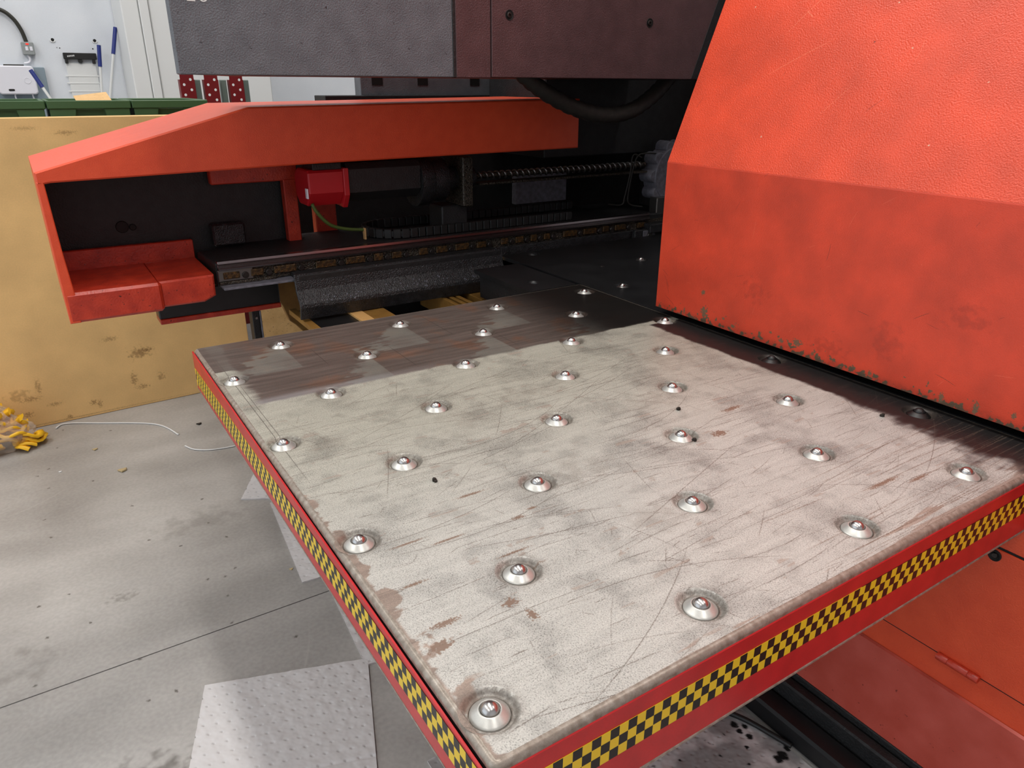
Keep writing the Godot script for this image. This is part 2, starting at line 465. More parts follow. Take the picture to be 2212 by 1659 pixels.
func make_materials():
	# red machine paint
	M.red = tri_mat(tint_tile(512, Color(0.855, 0.295, 0.16), Color(0.895, 0.33, 0.185), 0.012, 21, 0.06), 2.6, 0.42, 0.0, bumps(512, 0.22, 2, 22, 3.0), 0.16)
	M.red_dirty = tri_mat(tint_tile(512, Color(0.64, 0.17, 0.105), Color(0.80, 0.26, 0.16), 0.014, 23, 0.08, 0.22, Color(0.3, 0.08, 0.06)), 2.2, 0.38, 0.0, bumps(512, 0.12, 2, 24, 2.0), 0.25)
	M.red_edge = tri_mat(tint_tile(256, Color(0.70, 0.13, 0.14), Color(0.80, 0.16, 0.17), 0.02, 25, 0.05), 3.0, 0.33)
	M.red_lit = tri_mat(tint_tile(512, Color(0.72, 0.28, 0.22), Color(0.80, 0.36, 0.31), 0.01, 57, 0.05, 0.14, Color(0.45, 0.15, 0.12)), 1.8, 0.40)  # same cabinet paint, made paler and pinker for the light falling on it
	M.crimson = mat(Color(0.72, 0.09, 0.13), 0.45)
	# dark machine paint
	M.grey_paint = tri_mat(tint_tile(512, Color(0.365, 0.38, 0.40), Color(0.425, 0.44, 0.46), 0.012, 26, 0.10, 0.16, Color(0.22, 0.22, 0.235)), 2.0, 0.42, 0.0, bumps(512, 0.2, 2, 27, 3.0), 0.35)
	M.maroon = tri_mat(tint_tile(512, Color(0.31, 0.215, 0.22), Color(0.37, 0.26, 0.265), 0.012, 28, 0.10), 2.0, 0.45, 0.0, bumps(512, 0.2, 2, 29, 3.0), 0.3)
	M.black = tri_mat(tint_tile(512, Color(0.075, 0.075, 0.08), Color(0.13, 0.13, 0.135), 0.015, 30, 0.25), 2.5, 0.55, 0.0, bumps(512, 0.1, 3, 31, 3.0), 0.35)
	M.black_oily = tri_mat(tint_tile(512, Color(0.10, 0.10, 0.105), Color(0.20, 0.20, 0.21), 0.02, 32, 0.3, 0.12, Color(0.40, 0.40, 0.42)), 3.0, 0.32, 0.1, bumps(512, 0.12, 4, 33, 6.0), 0.6)
	M.black_steel = tri_mat(tint_tile(512, Color(0.10, 0.10, 0.105), Color(0.15, 0.15, 0.155), 0.01, 34, 0.15), 1.5, 0.38, 0.2)
	M.rubber = mat(Color(0.105, 0.105, 0.105), 0.5)
	M.hose = tri_mat(tint_tile(256, Color(0.10, 0.095, 0.085), Color(0.19, 0.18, 0.16), 0.03, 35, 0.2), 5.0, 0.6)
	M.seam = mat(Color(0.03, 0.028, 0.028), 0.7)
	# metals
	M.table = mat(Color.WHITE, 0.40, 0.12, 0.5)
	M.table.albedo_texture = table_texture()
	M.table_edge = tri_mat(tint_tile(512, Color(0.46, 0.41, 0.36), Color(0.72, 0.69, 0.65), 0.03, 36, 0.2, 0.10, Color(0.3, 0.22, 0.17)), 5.0, 0.36, 0.35, bumps(512, 0.05, 3, 37, 3.0), 0.2)
	M.aluminium = tri_mat(tint_tile(256, Color(0.70, 0.70, 0.68), Color(0.80, 0.80, 0.78), 0.03, 38, 0.08), 9.0, 0.36, 0.55)
	M.chrome = mat(Color(0.74, 0.73, 0.72), 0.27, 1.0)
	M.dark_seat = mat(Color(0.05, 0.05, 0.05), 0.45)
	M.steel = mat(Color(0.55, 0.54, 0.53), 0.28, 0.9)
	M.rail = mat(Color(0.50, 0.46, 0.46), 0.22, 0.95)
	M.brass = tri_mat(tint_tile(256, Color(0.10, 0.07, 0.04), Color(0.44, 0.31, 0.14), 0.035, 39, 0.4), 9.0, 0.32, 0.3, bumps(256, 0.1, 3, 40, 5.0), 0.6)
	M.grease = tri_mat(tint_tile(256, Color(0.10, 0.085, 0.065), Color(0.36, 0.32, 0.27), 0.05, 41, 0.4), 7.0, 0.25, 0.3, bumps(256, 0.1, 4, 42, 8.0), 0.9)
	M.bolt = mat(Color(0.24, 0.22, 0.21), 0.35, 0.7)
	M.dull_zinc = tri_mat(tint_tile(256, Color(0.36, 0.36, 0.39), Color(0.50, 0.50, 0.54), 0.03, 43, 0.2), 5.0, 0.5, 0.2)
	# checker tape: flat print
	begin(64, 96)
	for y in 96:
		for x in 64:
			var on := ((x / 32) + (y / 32)) % 2 == 0
			var c := Color(0.93, 0.79, 0.15) if on else Color(0.075, 0.06, 0.055)
			pix[(y * 64 + x) * 3] = int(c.r * 255); pix[(y * 64 + x) * 3 + 1] = int(c.g * 255); pix[(y * 64 + x) * 3 + 2] = int(c.b * 255)
	M.tape = mat(Color.WHITE, 0.38); M.tape.albedo_texture = finish(); M.tape.texture_filter = BaseMaterial3D.TEXTURE_FILTER_NEAREST
	# guard panels with their own wear
	var pebble := noise(1024, 1024, 0.27, 2, 50, FastNoiseLite.TYPE_SIMPLEX_SMOOTH, true); pebble.convert(Image.FORMAT_RGB8); pebble.bump_map_to_normal_map(4.0)
	var pt := tex(pebble)
	M.guard_low = mat(Color.WHITE, 0.42); M.guard_low.albedo_texture = guard_low_texture()
	M.guard_low.normal_enabled = true; M.guard_low.normal_texture = pt; M.guard_low.normal_scale = 0.18
	M.guard_up = mat(Color.WHITE, 0.42); M.guard_up.albedo_texture = guard_up_texture()
	M.guard_up.normal_enabled = true; M.guard_up.normal_texture = pt; M.guard_up.normal_scale = 0.30
	# room
	M.wall = tri_mat(tint_tile(512, Color(0.86, 0.88, 0.905), Color(0.90, 0.915, 0.935), 0.008, 60, 0.02, 0.05, Color(0.72, 0.74, 0.76)), 0.7, 0.7)
	M.white = mat(Color(0.88, 0.885, 0.88), 0.55)
	M.ceiling = mat(Color(0.84, 0.85, 0.86), 0.85)
	M.floor = mat(Color.WHITE, 0.36, 0.0, 0.5); M.floor.albedo_texture = floor_texture()
	M.floor.normal_enabled = true; M.floor.normal_texture = bumps(1024, 0.02, 5, 62, 4.0); M.floor.normal_scale = 0.10
	M.tan = tri_mat(tint_tile(1024, Color(0.85, 0.655, 0.40), Color(0.89, 0.70, 0.44), 0.004, 63, 0.05, 0.13, Color(0.55, 0.40, 0.22)), 0.9, 0.55)
	M.board = mat(Color.WHITE, 0.5); M.board.albedo_texture = board_texture()
	M.tan_dirty = tri_mat(tint_tile(512, Color(0.80, 0.635, 0.41), Color(0.88, 0.72, 0.49), 0.01, 64, 0.06, 0.2, Color(0.4, 0.30, 0.19)), 3.0, 0.5)
	M.ochre = tri_mat(tint_tile(256, Color(0.50, 0.36, 0.16), Color(0.62, 0.46, 0.22), 0.02, 65, 0.1), 3.0, 0.5)
	M.green = mat(Color(0.235, 0.36, 0.215), 0.5)
	M.pad = mat(Color(0.80, 0.785, 0.785), 0.9, 0.0, 0.2)
	M.pad_dark = mat(Color(0.42, 0.405, 0.40), 0.9, 0.0, 0.2)
	M.white_plastic = mat(Color(0.90, 0.90, 0.93), 0.4)
	M.blue_grey = mat(Color(0.52, 0.58, 0.62), 0.6)
	M.conduit = mat(Color(0.16, 0.155, 0.12), 0.5)
	M.box_grey = mat(Color(0.58, 0.60, 0.60), 0.45)
	M.blue = mat(Color(0.10, 0.17, 0.48), 0.4)
	M.rack_red = mat(Color(0.45, 0.05, 0.07), 0.45)
	M.rack_green = mat(Color(0.42, 0.47, 0.44), 0.5)
	M.yellow = mat(Color(0.98, 0.76, 0.14), 0.45)
	M.film = mat(Color(0.95, 0.93, 0.9, 0.22), 0.25); M.film.transparency = BaseMaterial3D.TRANSPARENCY_ALPHA
	M.green_cable = mat(Color(0.30, 0.38, 0.17), 0.45)
	M.led = mat(Color(0.9, 0.2, 0.15), 0.4); M.led.emission_enabled = true; M.led.emission = Color(1, 0.2, 0.15); M.led.emission_energy_multiplier = 0.8
	M.lamp = mat(Color.WHITE, 0.5); M.lamp.emission_enabled = true; M.lamp.emission = Color(1, 0.98, 0.95); M.lamp.emission_energy_multiplier = 1.5
	M.crumb = mat(Color(0.72, 0.64, 0.48), 0.8)
	M.dark_crumb = mat(Color(0.13, 0.10, 0.07), 0.7)

func board_texture() -> ImageTexture:
	begin(840, 550)
	var a := noise(840, 550, 0.008, 4, 91).get_data()
	var f := noise(840, 550, 0.3, 2, 92).get_data()
	for q in 840 * 550:
		var c := Color(0.90, 0.735, 0.49) * (1.0 + (a[q] / 255.0 - 0.5) * 0.10 + (f[q] / 255.0 - 0.5) * 0.04)
		pix[q * 3] = int(minf(c.r, 1) * 255); pix[q * 3 + 1] = int(c.g * 255); pix[q * 3 + 2] = int(c.b * 255)
	var dirt := Color(0.42, 0.29, 0.15)
	for e in [[-0.007, 0.247, 0.05, 0.028, 0.45], [0.02, 0.255, 0.03, 0.012, 0.5], [-0.11, 0.33, 0.035, 0.012, 0.35], [-0.222, 0.063, 0.016, 0.012, 0.5], [-0.2, 0.05, 0.012, 0.02, 0.4], [-0.462, 0.066, 0.02, 0.014, 0.4], [-0.476, 0.154, 0.045, 0.03, 0.25], [-0.405, 0.179, 0.012, 0.04, 0.35], [-0.44, 0.13, 0.04, 0.012, 0.35], [-0.05, 0.13, 0.015, 0.035, 0.4], [-0.02, 0.09, 0.03, 0.012, 0.4], [0.06, 0.12, 0.02, 0.02, 0.35], [-0.108, 1.166, 0.04, 0.010, 0.35], [-0.24, 1.185, 0.05, 0.008, 0.25], [-0.32, 0.02, 0.012, 0.01, 0.5], [-0.3, 0.012, 0.5, 0.004, 0.3], [-0.36, 0.09, 0.03, 0.01, 0.35]]:
		blot((e[0] + 1.4) / 1.865 * 840, (1.0 - e[1] / 1.222) * 550, e[2] * 450, e[3] * 450, dirt, e[4], int(e[2] * 9000), 0.9)
	return finish()

func guard_low_texture() -> ImageTexture:
	# covers z from -0.885 to 0.115 (u) and the 0.361 m of the lower face (v)
	red_texture(1400, 505, Color(0.815, 0.262, 0.158), 51, true, 60)
	var chip := Color(0.42, 0.36, 0.27)
	for e in [[0.165, 0.93, 14, 16, 1], [0.155, 0.80, 5, 8, 2], [0.225, 0.93, 7, 6, 3], [0.43, 0.93, 17, 16, 4], [0.39, 0.95, 10, 10, 5], [0.36, 0.92, 6, 6, 6], [0.255, 0.96, 10, 9, 7], [0.80, 0.965, 26, 8, 8], [0.74, 0.97, 22, 6, 9], [0.60, 0.965, 12, 5, 10], [0.86, 0.94, 14, 5, 11], [0.885, 0.92, 7, 4, 12], [0.10, 0.965, 20, 4, 13], [0.47, 0.965, 9, 5, 14]]:
		blot(e[0] * pw, e[1] * ph, e[3], e[3] * 1.0 if e[2] < e[3] else e[2] * 0.6, chip, 0.9, e[4] + 300, 0.2)
	for e in [[0.02, 0.75, 60, 0.9], [0.03, 0.80, 50, 1.1], [0.012, 0.72, 40, 0.5], [0.03, 0.90, 60, 0.4], [0.66, 0.62, 50, -0.7], [0.55, 0.65, 40, 0.1], [0.72, 0.86, 60, 0.15], [0.47, 0.32, 55, 1.57]]:
		scratch(e[0] * pw, e[1] * ph, e[3], e[2], Color(0.22, 0.10, 0.07), 0.75, 1, 0.004)
	for e in [[0.30, 0.7, 60, 40], [0.62, 0.78, 50, 60], [0.50, 0.90, 70, 30], [0.75, 0.55, 60, 40]]:
		blot(e[0] * pw, e[1] * ph, e[2], e[3], Color(0.45, 0.13, 0.08), 0.22, int(e[2] * 7), 1.0)
	return finish()

func guard_up_texture() -> ImageTexture:
	red_texture(1000, 1000, Color(0.855, 0.285, 0.165), 55, false, 50)
	var pale := Color(0.98, 0.62, 0.5)
	scratch(0.20 * pw, 0.72 * ph, -0.95, 250, pale, 0.75, 1, 0.0012)
	scratch(0.19 * pw, 0.80 * ph, -0.55, 170, pale, 0.7, 1, 0.0007)
	scratch(0.24 * pw, 0.66 * ph, 0.6, 28, pale, 0.6, 2)
	scratch(0.36 * pw, 0.88 * ph, -0.9, 90, pale, 0.5)
	for k in 18:
		blot(rng.randf() * pw, rng.randf() * ph, 1.8, 1.8, Color(0.9, 0.8, 0.72) if k % 3 else Color(0.3, 0.12, 0.08), 0.9, k + 400, 0.3)
	return finish()

func floor_texture() -> ImageTexture:
	# 3.2 m by 3.2 m of concrete, x from -1.7, z from -3.2
	var w := 1024
	begin(w, w)
	var big := noise(w, w, 0.0035, 5, 71).get_data()
	var mid := streaks(w, w, 3, 0.012, 5, 72)
	var fine := noise(w, w, 0.22, 3, 73).get_data()
	for q in w * w:
		var v := 0.635 + (big[q] / 255.0 - 0.5) * 0.13 + (mid[q] / 255.0 - 0.5) * 0.09 + (fine[q] / 255.0 - 0.5) * 0.07
		pix[q * 3] = int(v * 1.0 * 255); pix[q * 3 + 1] = int(v * 0.985 * 255); pix[q * 3 + 2] = int(v * 0.965 * 255)
	var k := w / 3.2
	for e in [[-0.31, -0.88, 0.11, 0.07, 0.55], [-0.72, -1.42, 0.25, 0.14, 0.25], [-0.02, -1.85, 0.16, 0.08, 0.16], [-0.28, -1.55, 0.05, 0.025, 0.28], [-0.75, -0.9, 0.3, 0.15, 0.14]]:
		blot((e[0] + 1.7) * k, (e[1] + 3.2) * k, e[2] * k, e[3] * k, Color(0.28, 0.27, 0.25), e[4], int(e[2] * 900), 1.0)
	rng.seed = 9
	for i in 160:
		blot(rng.randf() * w, rng.randf() * w, 1.6, 1.6, Color(0.25, 0.24, 0.22), 0.7, i, 0.4)
	for i in 50:
		scratch(rng.randf() * w, rng.randf() * w, rng.randfn(-0.2, 0.3), 40 + 160 * rng.randf(), Color(0.72, 0.70, 0.69), 0.25, 3, rng.randfn(0, 0.004))
	return finish()

# ------------------------------------------------------------------ the room
func shop_light(x: float, z: float, energy: float, where: String):
	var t := thing("shop_light", "white linear shop light under the ceiling, " + where, "light", "shop lights")
	obj("housing", bx(Vector3(x - 0.16, 4.62, z - 1.0), Vector3(x + 0.16, 4.70, z + 1.0), 0.01), M.white, t)
	obj("diffuser_lamp", bx(Vector3(x - 0.14, 4.60, z - 0.97), Vector3(x + 0.14, 4.62, z + 0.97), 0.004), M.lamp, t)
	for dz in [-0.7, 0.7]:
		var st := mb(); tube(st, [Vector3(x, 4.69, z + dz), Vector3(x, 5.0, z + dz)], 0.006, 6)
		obj("hanger", st, M.steel, t)
	var l := AreaLight3D.new(); l.name = "light"
	l.area_size = Vector2(0.28, 1.94); l.light_energy = energy; l.light_color = Color(1.0, 0.985, 0.965)
	l.area_range = 14.0 if "area_range" in l else 14.0
	l.shadow_enabled = true
	t.add_child(l); l.position = Vector3(x, 4.59, z); l.rotation = Vector3(-PI / 2, 0, 0)

func room():
	var fl := Node3D.new(); fl.name = "floor"; add_child(fl, true); fl.set_meta("kind", "structure"); fl.set_meta("label", "grey sealed concrete shop floor with a sawn joint"); fl.set_meta("category", "floor")
	used["floor"] = 0
	var jz := -1.264
	for e in [[-5.0, jz - 0.002], [jz + 0.002, 4.6]]:
		var st := mb()
		var a := Vector3(-3.6, 0, e[0]); var b := Vector3(5.2, 0, e[1])
		box(st, Vector3(a.x, -0.12, a.z), Vector3(b.x, -0.0002, b.z))
		var pts := [Vector3(a.x, 0, a.z), Vector3(b.x, 0, a.z), Vector3(b.x, 0, b.z), Vector3(a.x, 0, b.z)]
		face(st, pts, Vector3.UP, pts.map(func(p): return Vector2((p.x + 1.7) / 3.2, (p.z + 3.2) / 3.2)))
		obj("slab", st, M.floor, fl)
	obj("joint", bx(Vector3(-3.6, -0.12, jz - 0.003), Vector3(5.2, -0.006, jz + 0.003), 0), M.seam, fl)
	var wb := struct("wall_back", bx(Vector3(-3.6, 0, -5.1), Vector3(5.2, 5.0, -4.95), 0), M.wall, "white painted back wall behind the bins")
	# the left wall has a wide loading doorway to the open air
	var wl := struct("wall_left", bx(Vector3(-3.75, 0, -5.1), Vector3(-3.6, 5.0, -2.6), 0), M.wall)
	obj("wall_piece", bx(Vector3(-3.75, 0, 1.6), Vector3(-3.6, 5.0, 4.75), 0), M.wall, wl)
	obj("lintel", bx(Vector3(-3.75, 3.3, -2.6), Vector3(-3.6, 5.0, 1.6), 0), M.wall, wl)
	struct("path_outside", bx(Vector3(-9.0, -0.14, -8.0), Vector3(-3.75, -0.01, 8.0), 0), M.box_grey)
	struct("wall_right", bx(Vector3(5.2, 0, -5.1), Vector3(5.35, 5.0, 4.75), 0), M.wall)
	struct("wall_front", bx(Vector3(-3.75, 0, 4.6), Vector3(5.35, 5.0, 4.75), 0), M.wall)
	struct("ceiling", bx(Vector3(-3.75, 5.0, -5.1), Vector3(5.35, 5.15, 4.75), 0), M.ceiling)
	# pilaster and door casing boards to the right of the corner
	struct("trim_1", bx(Vector3(0.365, 0, -4.948), Vector3(0.455, 4.99, -4.56), 0.006), M.white, "white vertical casing board at the wall corner")
	struct("trim_2", bx(Vector3(0.457, 0, -4.948), Vector3(0.505, 4.99, -4.54), 0.004), M.white)
	struct("trim_3", bx(Vector3(0.509, 0, -4.948), Vector3(1.15, 4.99, -4.55), 0.006), M.white)
	# broken anchor holes
	for e in [[0.022, 1.573, 0.012], [0.240, 1.575, 0.012], [0.05, 1.53, 0.004], [0.222, 1.53, 0.005], [0.036, 1.532, 0.003]]:
		var st := mb(); var c := Vector3(e[0], e[1], -4.9495)
		disc(st, c, Vector3(0, 0, 1), e[2] * 0.75, 0.0008, 10)
		obj("hole", st, M.seam, wb)
		if e[2] > 0.01:
			var st2 := mb()
			for k in 7:
				var a := PI * (1.05 + k * 0.14)
				box(st2, c + Vector3(cos(a) * e[2] - 0.004, sin(a) * e[2] - 0.003, 0), c + Vector3(cos(a) * e[2] + 0.004, sin(a) * e[2] + 0.002, 0.003 + 0.001 * (k % 3)), 0.001)
			obj("broken_plaster", st2, M.white, wb)

# ------------------------------------------------------------------ the ball table
const ODD := [0.0, 1.717, 3.52, 5.22]
const EVEN := [0.857, 2.66, 4.37, 6.17]

func ball_spots() -> Array:
	var out := []
	for j in 8:
		for c in (ODD if j % 2 == 0 else EVEN): out.append(Vector2(c * U, -j * U))
	return out

func tuv(p: Vector3) -> Vector2:
	return Vector2((p.x - TX0) * DEN / int((XR + 0.012 - TX0) * DEN), (p.z - TZ0) * DEN / int((ZF + 0.012 - TZ0) * DEN))

func seat_cell(st, x0: float, x1: float, z0: float, z1: float, c: Vector2, prof: Array, y: float):
	# a rectangle of plate with a round seat pressed into it; the profile runs inwards as [radius, depth, outward tilt of the normal]
	var n := 48
	var angs := []
	for k in n: angs.append(TAU * k / n)
	for q in [Vector2(x0, z0), Vector2(x1, z0), Vector2(x1, z1), Vector2(x0, z1)]:
		var a: float = (q - c).angle()
		angs.append(a if a >= 0 else a + TAU)
	angs.sort()
	var m := angs.size()
	for k in m:
		var pr := []
		for a in [angs[k], angs[(k + 1) % m]]:
			var d := Vector2(cos(a), sin(a))
			var tx: float = ((x1 if d.x > 0 else x0) - c.x) / d.x if absf(d.x) > 1e-9 else 1e9
			var tz: float = ((z1 if d.y > 0 else z0) - c.y) / d.y if absf(d.y) > 1e-9 else 1e9
			var col := [[c + d * minf(tx, tz), 0.0, 0.0]]
			for p in prof: col.append([c + d * p[0], p[1], p[2]])
			pr.append([col, d])
		for i in prof.size():
			var q := []
			for s in [[0, i], [1, i], [1, i + 1], [0, i + 1]]:
				var e = pr[s[0]][0][s[1]]; var d: Vector2 = pr[s[0]][1]
				var p := Vector3(e[0].x, y + e[1], e[0].y)
				q.append([p, Vector3(-d.x * e[2], 1, -d.y * e[2]).normalized(), tuv(p)])
			tri(st, q[0][0], q[1][0], q[2][0], q[0][1], q[1][1], q[2][1], q[0][2], q[1][2], q[2][2])
			tri(st, q[0][0], q[2][0], q[3][0], q[0][1], q[2][1], q[3][1], q[0][2], q[2][2], q[3][2])

func plate_edge(st, x0, x1, z0, z1, y: float, r: float, depth: float):
	# the rounded rim outside the flat top
	var corners := [Vector2(x0, z0), Vector2(x1, z0), Vector2(x1, z1), Vector2(x0, z1)]
	var ring := []
	for i in 4:
		var o: Vector2 = [Vector2(-1, -1), Vector2(1, -1), Vector2(1, 1), Vector2(-1, 1)][i]
		var a0: float = [PI, PI * 1.5, 0.0, PI * 0.5][i]
		for k in 5:
			var a := a0 + PI / 2 * k / 4.0
			ring.append([corners[i] - o * 0.004, Vector2(cos(a), sin(a)), corners[i]])
	var prof := []
	for k in 6:
		var a := PI / 2 * k / 5.0
		prof.append([r * sin(a), -r + r * cos(a), Vector2(sin(a), cos(a))])
	prof.append([r, -depth, Vector2(1, 0)])
	for i in ring.size():
		var A = ring[i]; var B = ring[(i + 1) % ring.size()]
		for k in prof.size() - 1:
			var q := []
			for s in [[A, k], [B, k], [B, k + 1], [A, k + 1]]:
				var e = s[0]; var f = prof[s[1]]
				var base: Vector2 = e[0] + e[1] * 0.004 if k > 0 or s[1] > 0 else e[2]
				var h: Vector2 = base + e[1] * f[0]
				q.append([Vector3(h.x, y + f[1], h.y), Vector3(e[1].x * f[2].x, f[2].y, e[1].y * f[2].x).normalized()])
			for t in [[0, 1, 2], [0, 2, 3]]:
				tri(st, q[t[0]][0], q[t[1]][0], q[t[2]][0], q[t[0]][1], q[t[1]][1], q[t[2]][1], tuv(q[t[0]][0]), tuv(q[t[1]][0]), tuv(q[t[2]][0]))

func ball_meshes() -> Array:
	var st := mb()   # the turned cup: rim, cone, lip, well
	lathe(st, [[0.0198, -0.0105], [0.0202, -0.0062], [0.0198, -0.0054], [0.0180, -0.0042], [0.0124, 0.0006], [0.0115, 0.0011], [0.0107, 0.0009], [0.0102, -0.0015]].map(func(q): return [q[0], q[1]]), 40)
	lathe(st, [[0.0103, -0.0015], [0.0, -0.0015]], 24)
	var cup := st.commit()
	st = mb()
	var pr := []
	for k in 13:
		var a := PI * 0.62 * k / 12.0
		pr.append([0.0099 * sin(a), -0.0020 + 0.0099 * cos(a)])
	lathe(st, pr, 28)
	return [cup, st.commit()]

func work_table():
	var t := thing("work_table", "worn bare steel ball transfer table with red and checkered edge", "table")
	var r := 0.007
	var x0 := XL + r; var x1 := XR - 0.001; var z0 := ZB + r; var z1 := ZF - r
	var st := mb()
	var prof := [[0.0312, 0.0, 0.0], [0.0296, -0.0005, 0.35], [0.0276, -0.0020, 0.85], [0.0256, -0.0042, 1.1], [0.0242, -0.0056, 0.7], [0.0230, -0.0060, 0.0], [0.0212, -0.0061, 0.0], [0.0209, -0.0110, 5.0], [0.0001, -0.0110, 0.0]]
	for j in 8:
		var cols: Array = ODD if j % 2 == 0 else EVEN
		var za: float = z0 if j == 7 else (-j - 0.5) * U
		var zb: float = z1 if j == 0 else (-j + 0.5) * U
		for i in 4:
			var xa: float = x0 if i == 0 else (cols[i - 1] + cols[i]) / 2 * U
			var xb: float = x1 if i == 3 else (cols[i] + cols[i + 1]) / 2 * U
			seat_cell(st, xa, xb, za, zb, Vector2(cols[i] * U, -j * U), prof, TOP)
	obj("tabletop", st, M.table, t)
	st = mb(); plate_edge(st, x0, x1, z0, z1, TOP, r, 0.010)
	face(st, [Vector3(x0 - r, TOP - 0.010, z0 - r), Vector3(x1 + r, TOP - 0.010, z0 - r), Vector3(x1 + r, TOP - 0.010, z1 + r), Vector3(x0 - r, TOP - 0.010, z1 + r)], Vector3.DOWN)
	obj("rolled_edge", st, M.table_edge, t)
	# red skirts with the printed tape
	var yb := TOP - 0.113
	var fs := obj("front_skirt", bx(Vector3(XL + 0.004, yb, ZF - 0.006), Vector3(1.050, TOP - 0.0098, ZF + 0.0012), 0.001), M.red_edge, t)
	st = mb(); prism(st, pl([[ZB + 0.002, 0.699], [ZF - 0.002, 0.712], [ZF - 0.002, TOP - 0.0125], [ZB + 0.002, TOP - 0.0055]]), 0, XL - 0.0045, XL - 0.0015, 0.0006)
	var ss := obj("side_skirt", st, M.red_edge, t)
	obj("side_web", bx(Vector3(XL + 0.001, yb + 0.02, ZB + 0.012), Vector3(XL + 0.004, TOP - 0.0105, ZF - 0.008), 0), M.seam, t)
	obj("rear_skirt", bx(Vector3(XL + 0.004, yb, ZB + 0.006), Vector3(1.050, TOP - 0.0102, ZB + 0.010), 0.001), M.black, t)
	obj("bottom_lip", bx(Vector3(XL + 0.002, yb - 0.004, ZF - 0.012), Vector3(1.050, yb + 0.0005, ZF + 0.0018), 0.001), M.table_edge, t)
	st = mb(); prism(st, pl([[ZB + 0.004, 0.6965], [ZF - 0.002, 0.7095], [ZF - 0.002, 0.712], [ZB + 0.004, 0.699]]), 0, XL - 0.005, XL + 0.004, 0.0004)
	obj("bottom_lip", st, M.table_edge, t)
	tape(fs, Vector3(XL + 0.006, 0, ZF + 0.0018), Vector3(1.049, 0, ZF + 0.0018), Vector3(0, 0, 1), TOP - 0.0725, TOP - 0.0725)
	tape(ss, Vector3(XL - 0.0051, 0, ZB + 0.008), Vector3(XL - 0.0051, 0, ZF - 0.003), Vector3(-1, 0, 0), 0.7085, 0.7365)
	# stiffeners under the plate carry it back to the cabinet
	for z in [-0.08, -0.55, -1.05]:
		obj("stiffener", bx(Vector3(0.0, TOP - 0.10, z - 0.02), Vector3(0.975, TOP - 0.011, z + 0.02), 0.002), M.black, t)
	var bm := ball_meshes()
	for c in ball_spots():
		var in_strip: bool = c.x > 6.0 * U and c.y > -4.0 * U
		var k := share("ball_seat", bm[0], M.dark_seat if in_strip else M.aluminium, t, Vector3(c.x, TOP, c.y))  # seats inside the black strip take a near-black material
		share("ball", bm[1], M.black_steel if in_strip else M.chrome, k, Vector3.ZERO)

func tape(parent: Node3D, a: Vector3, b: Vector3, out: Vector3, ya: float, yz: float):
	var st := mb()
	var th := 0.0400
	var n := 24; var length := (b - a).length()
	for i in n:
		var p := a.lerp(b, float(i) / n); var q := a.lerp(b, float(i + 1) / n)
		var u0 := length * i / n / 0.0232; var u1 := length * (i + 1) / n / 0.0232
		var yp := lerpf(ya, yz, float(i) / n); var yq := lerpf(ya, yz, float(i + 1) / n)
		face(st, [Vector3(p.x, yp, p.z), Vector3(q.x, yq, q.z), Vector3(q.x, yq + th, q.z), Vector3(p.x, yp + th, p.z)], out, [Vector2(u0, 1), Vector2(u1, 1), Vector2(u1, 0), Vector2(u0, 0)])
	for e in [[0.0, -1.0], [th, 1.0]]:
		face(st, [Vector3(a.x, ya + e[0], a.z), Vector3(b.x, yz + e[0], b.z), Vector3(b.x, yz + e[0], b.z) - out * 0.0005, Vector3(a.x, ya + e[0], a.z) - out * 0.0005], Vector3(0, e[1], 0), [Vector2(0, 0.1), Vector2(1, 0.1), Vector2(1, 0.1), Vector2(0, 0.1)])
	var o := obj("checker_tape", st, M.tape, parent)
	o.set_meta("label", "yellow and black checkered tape")

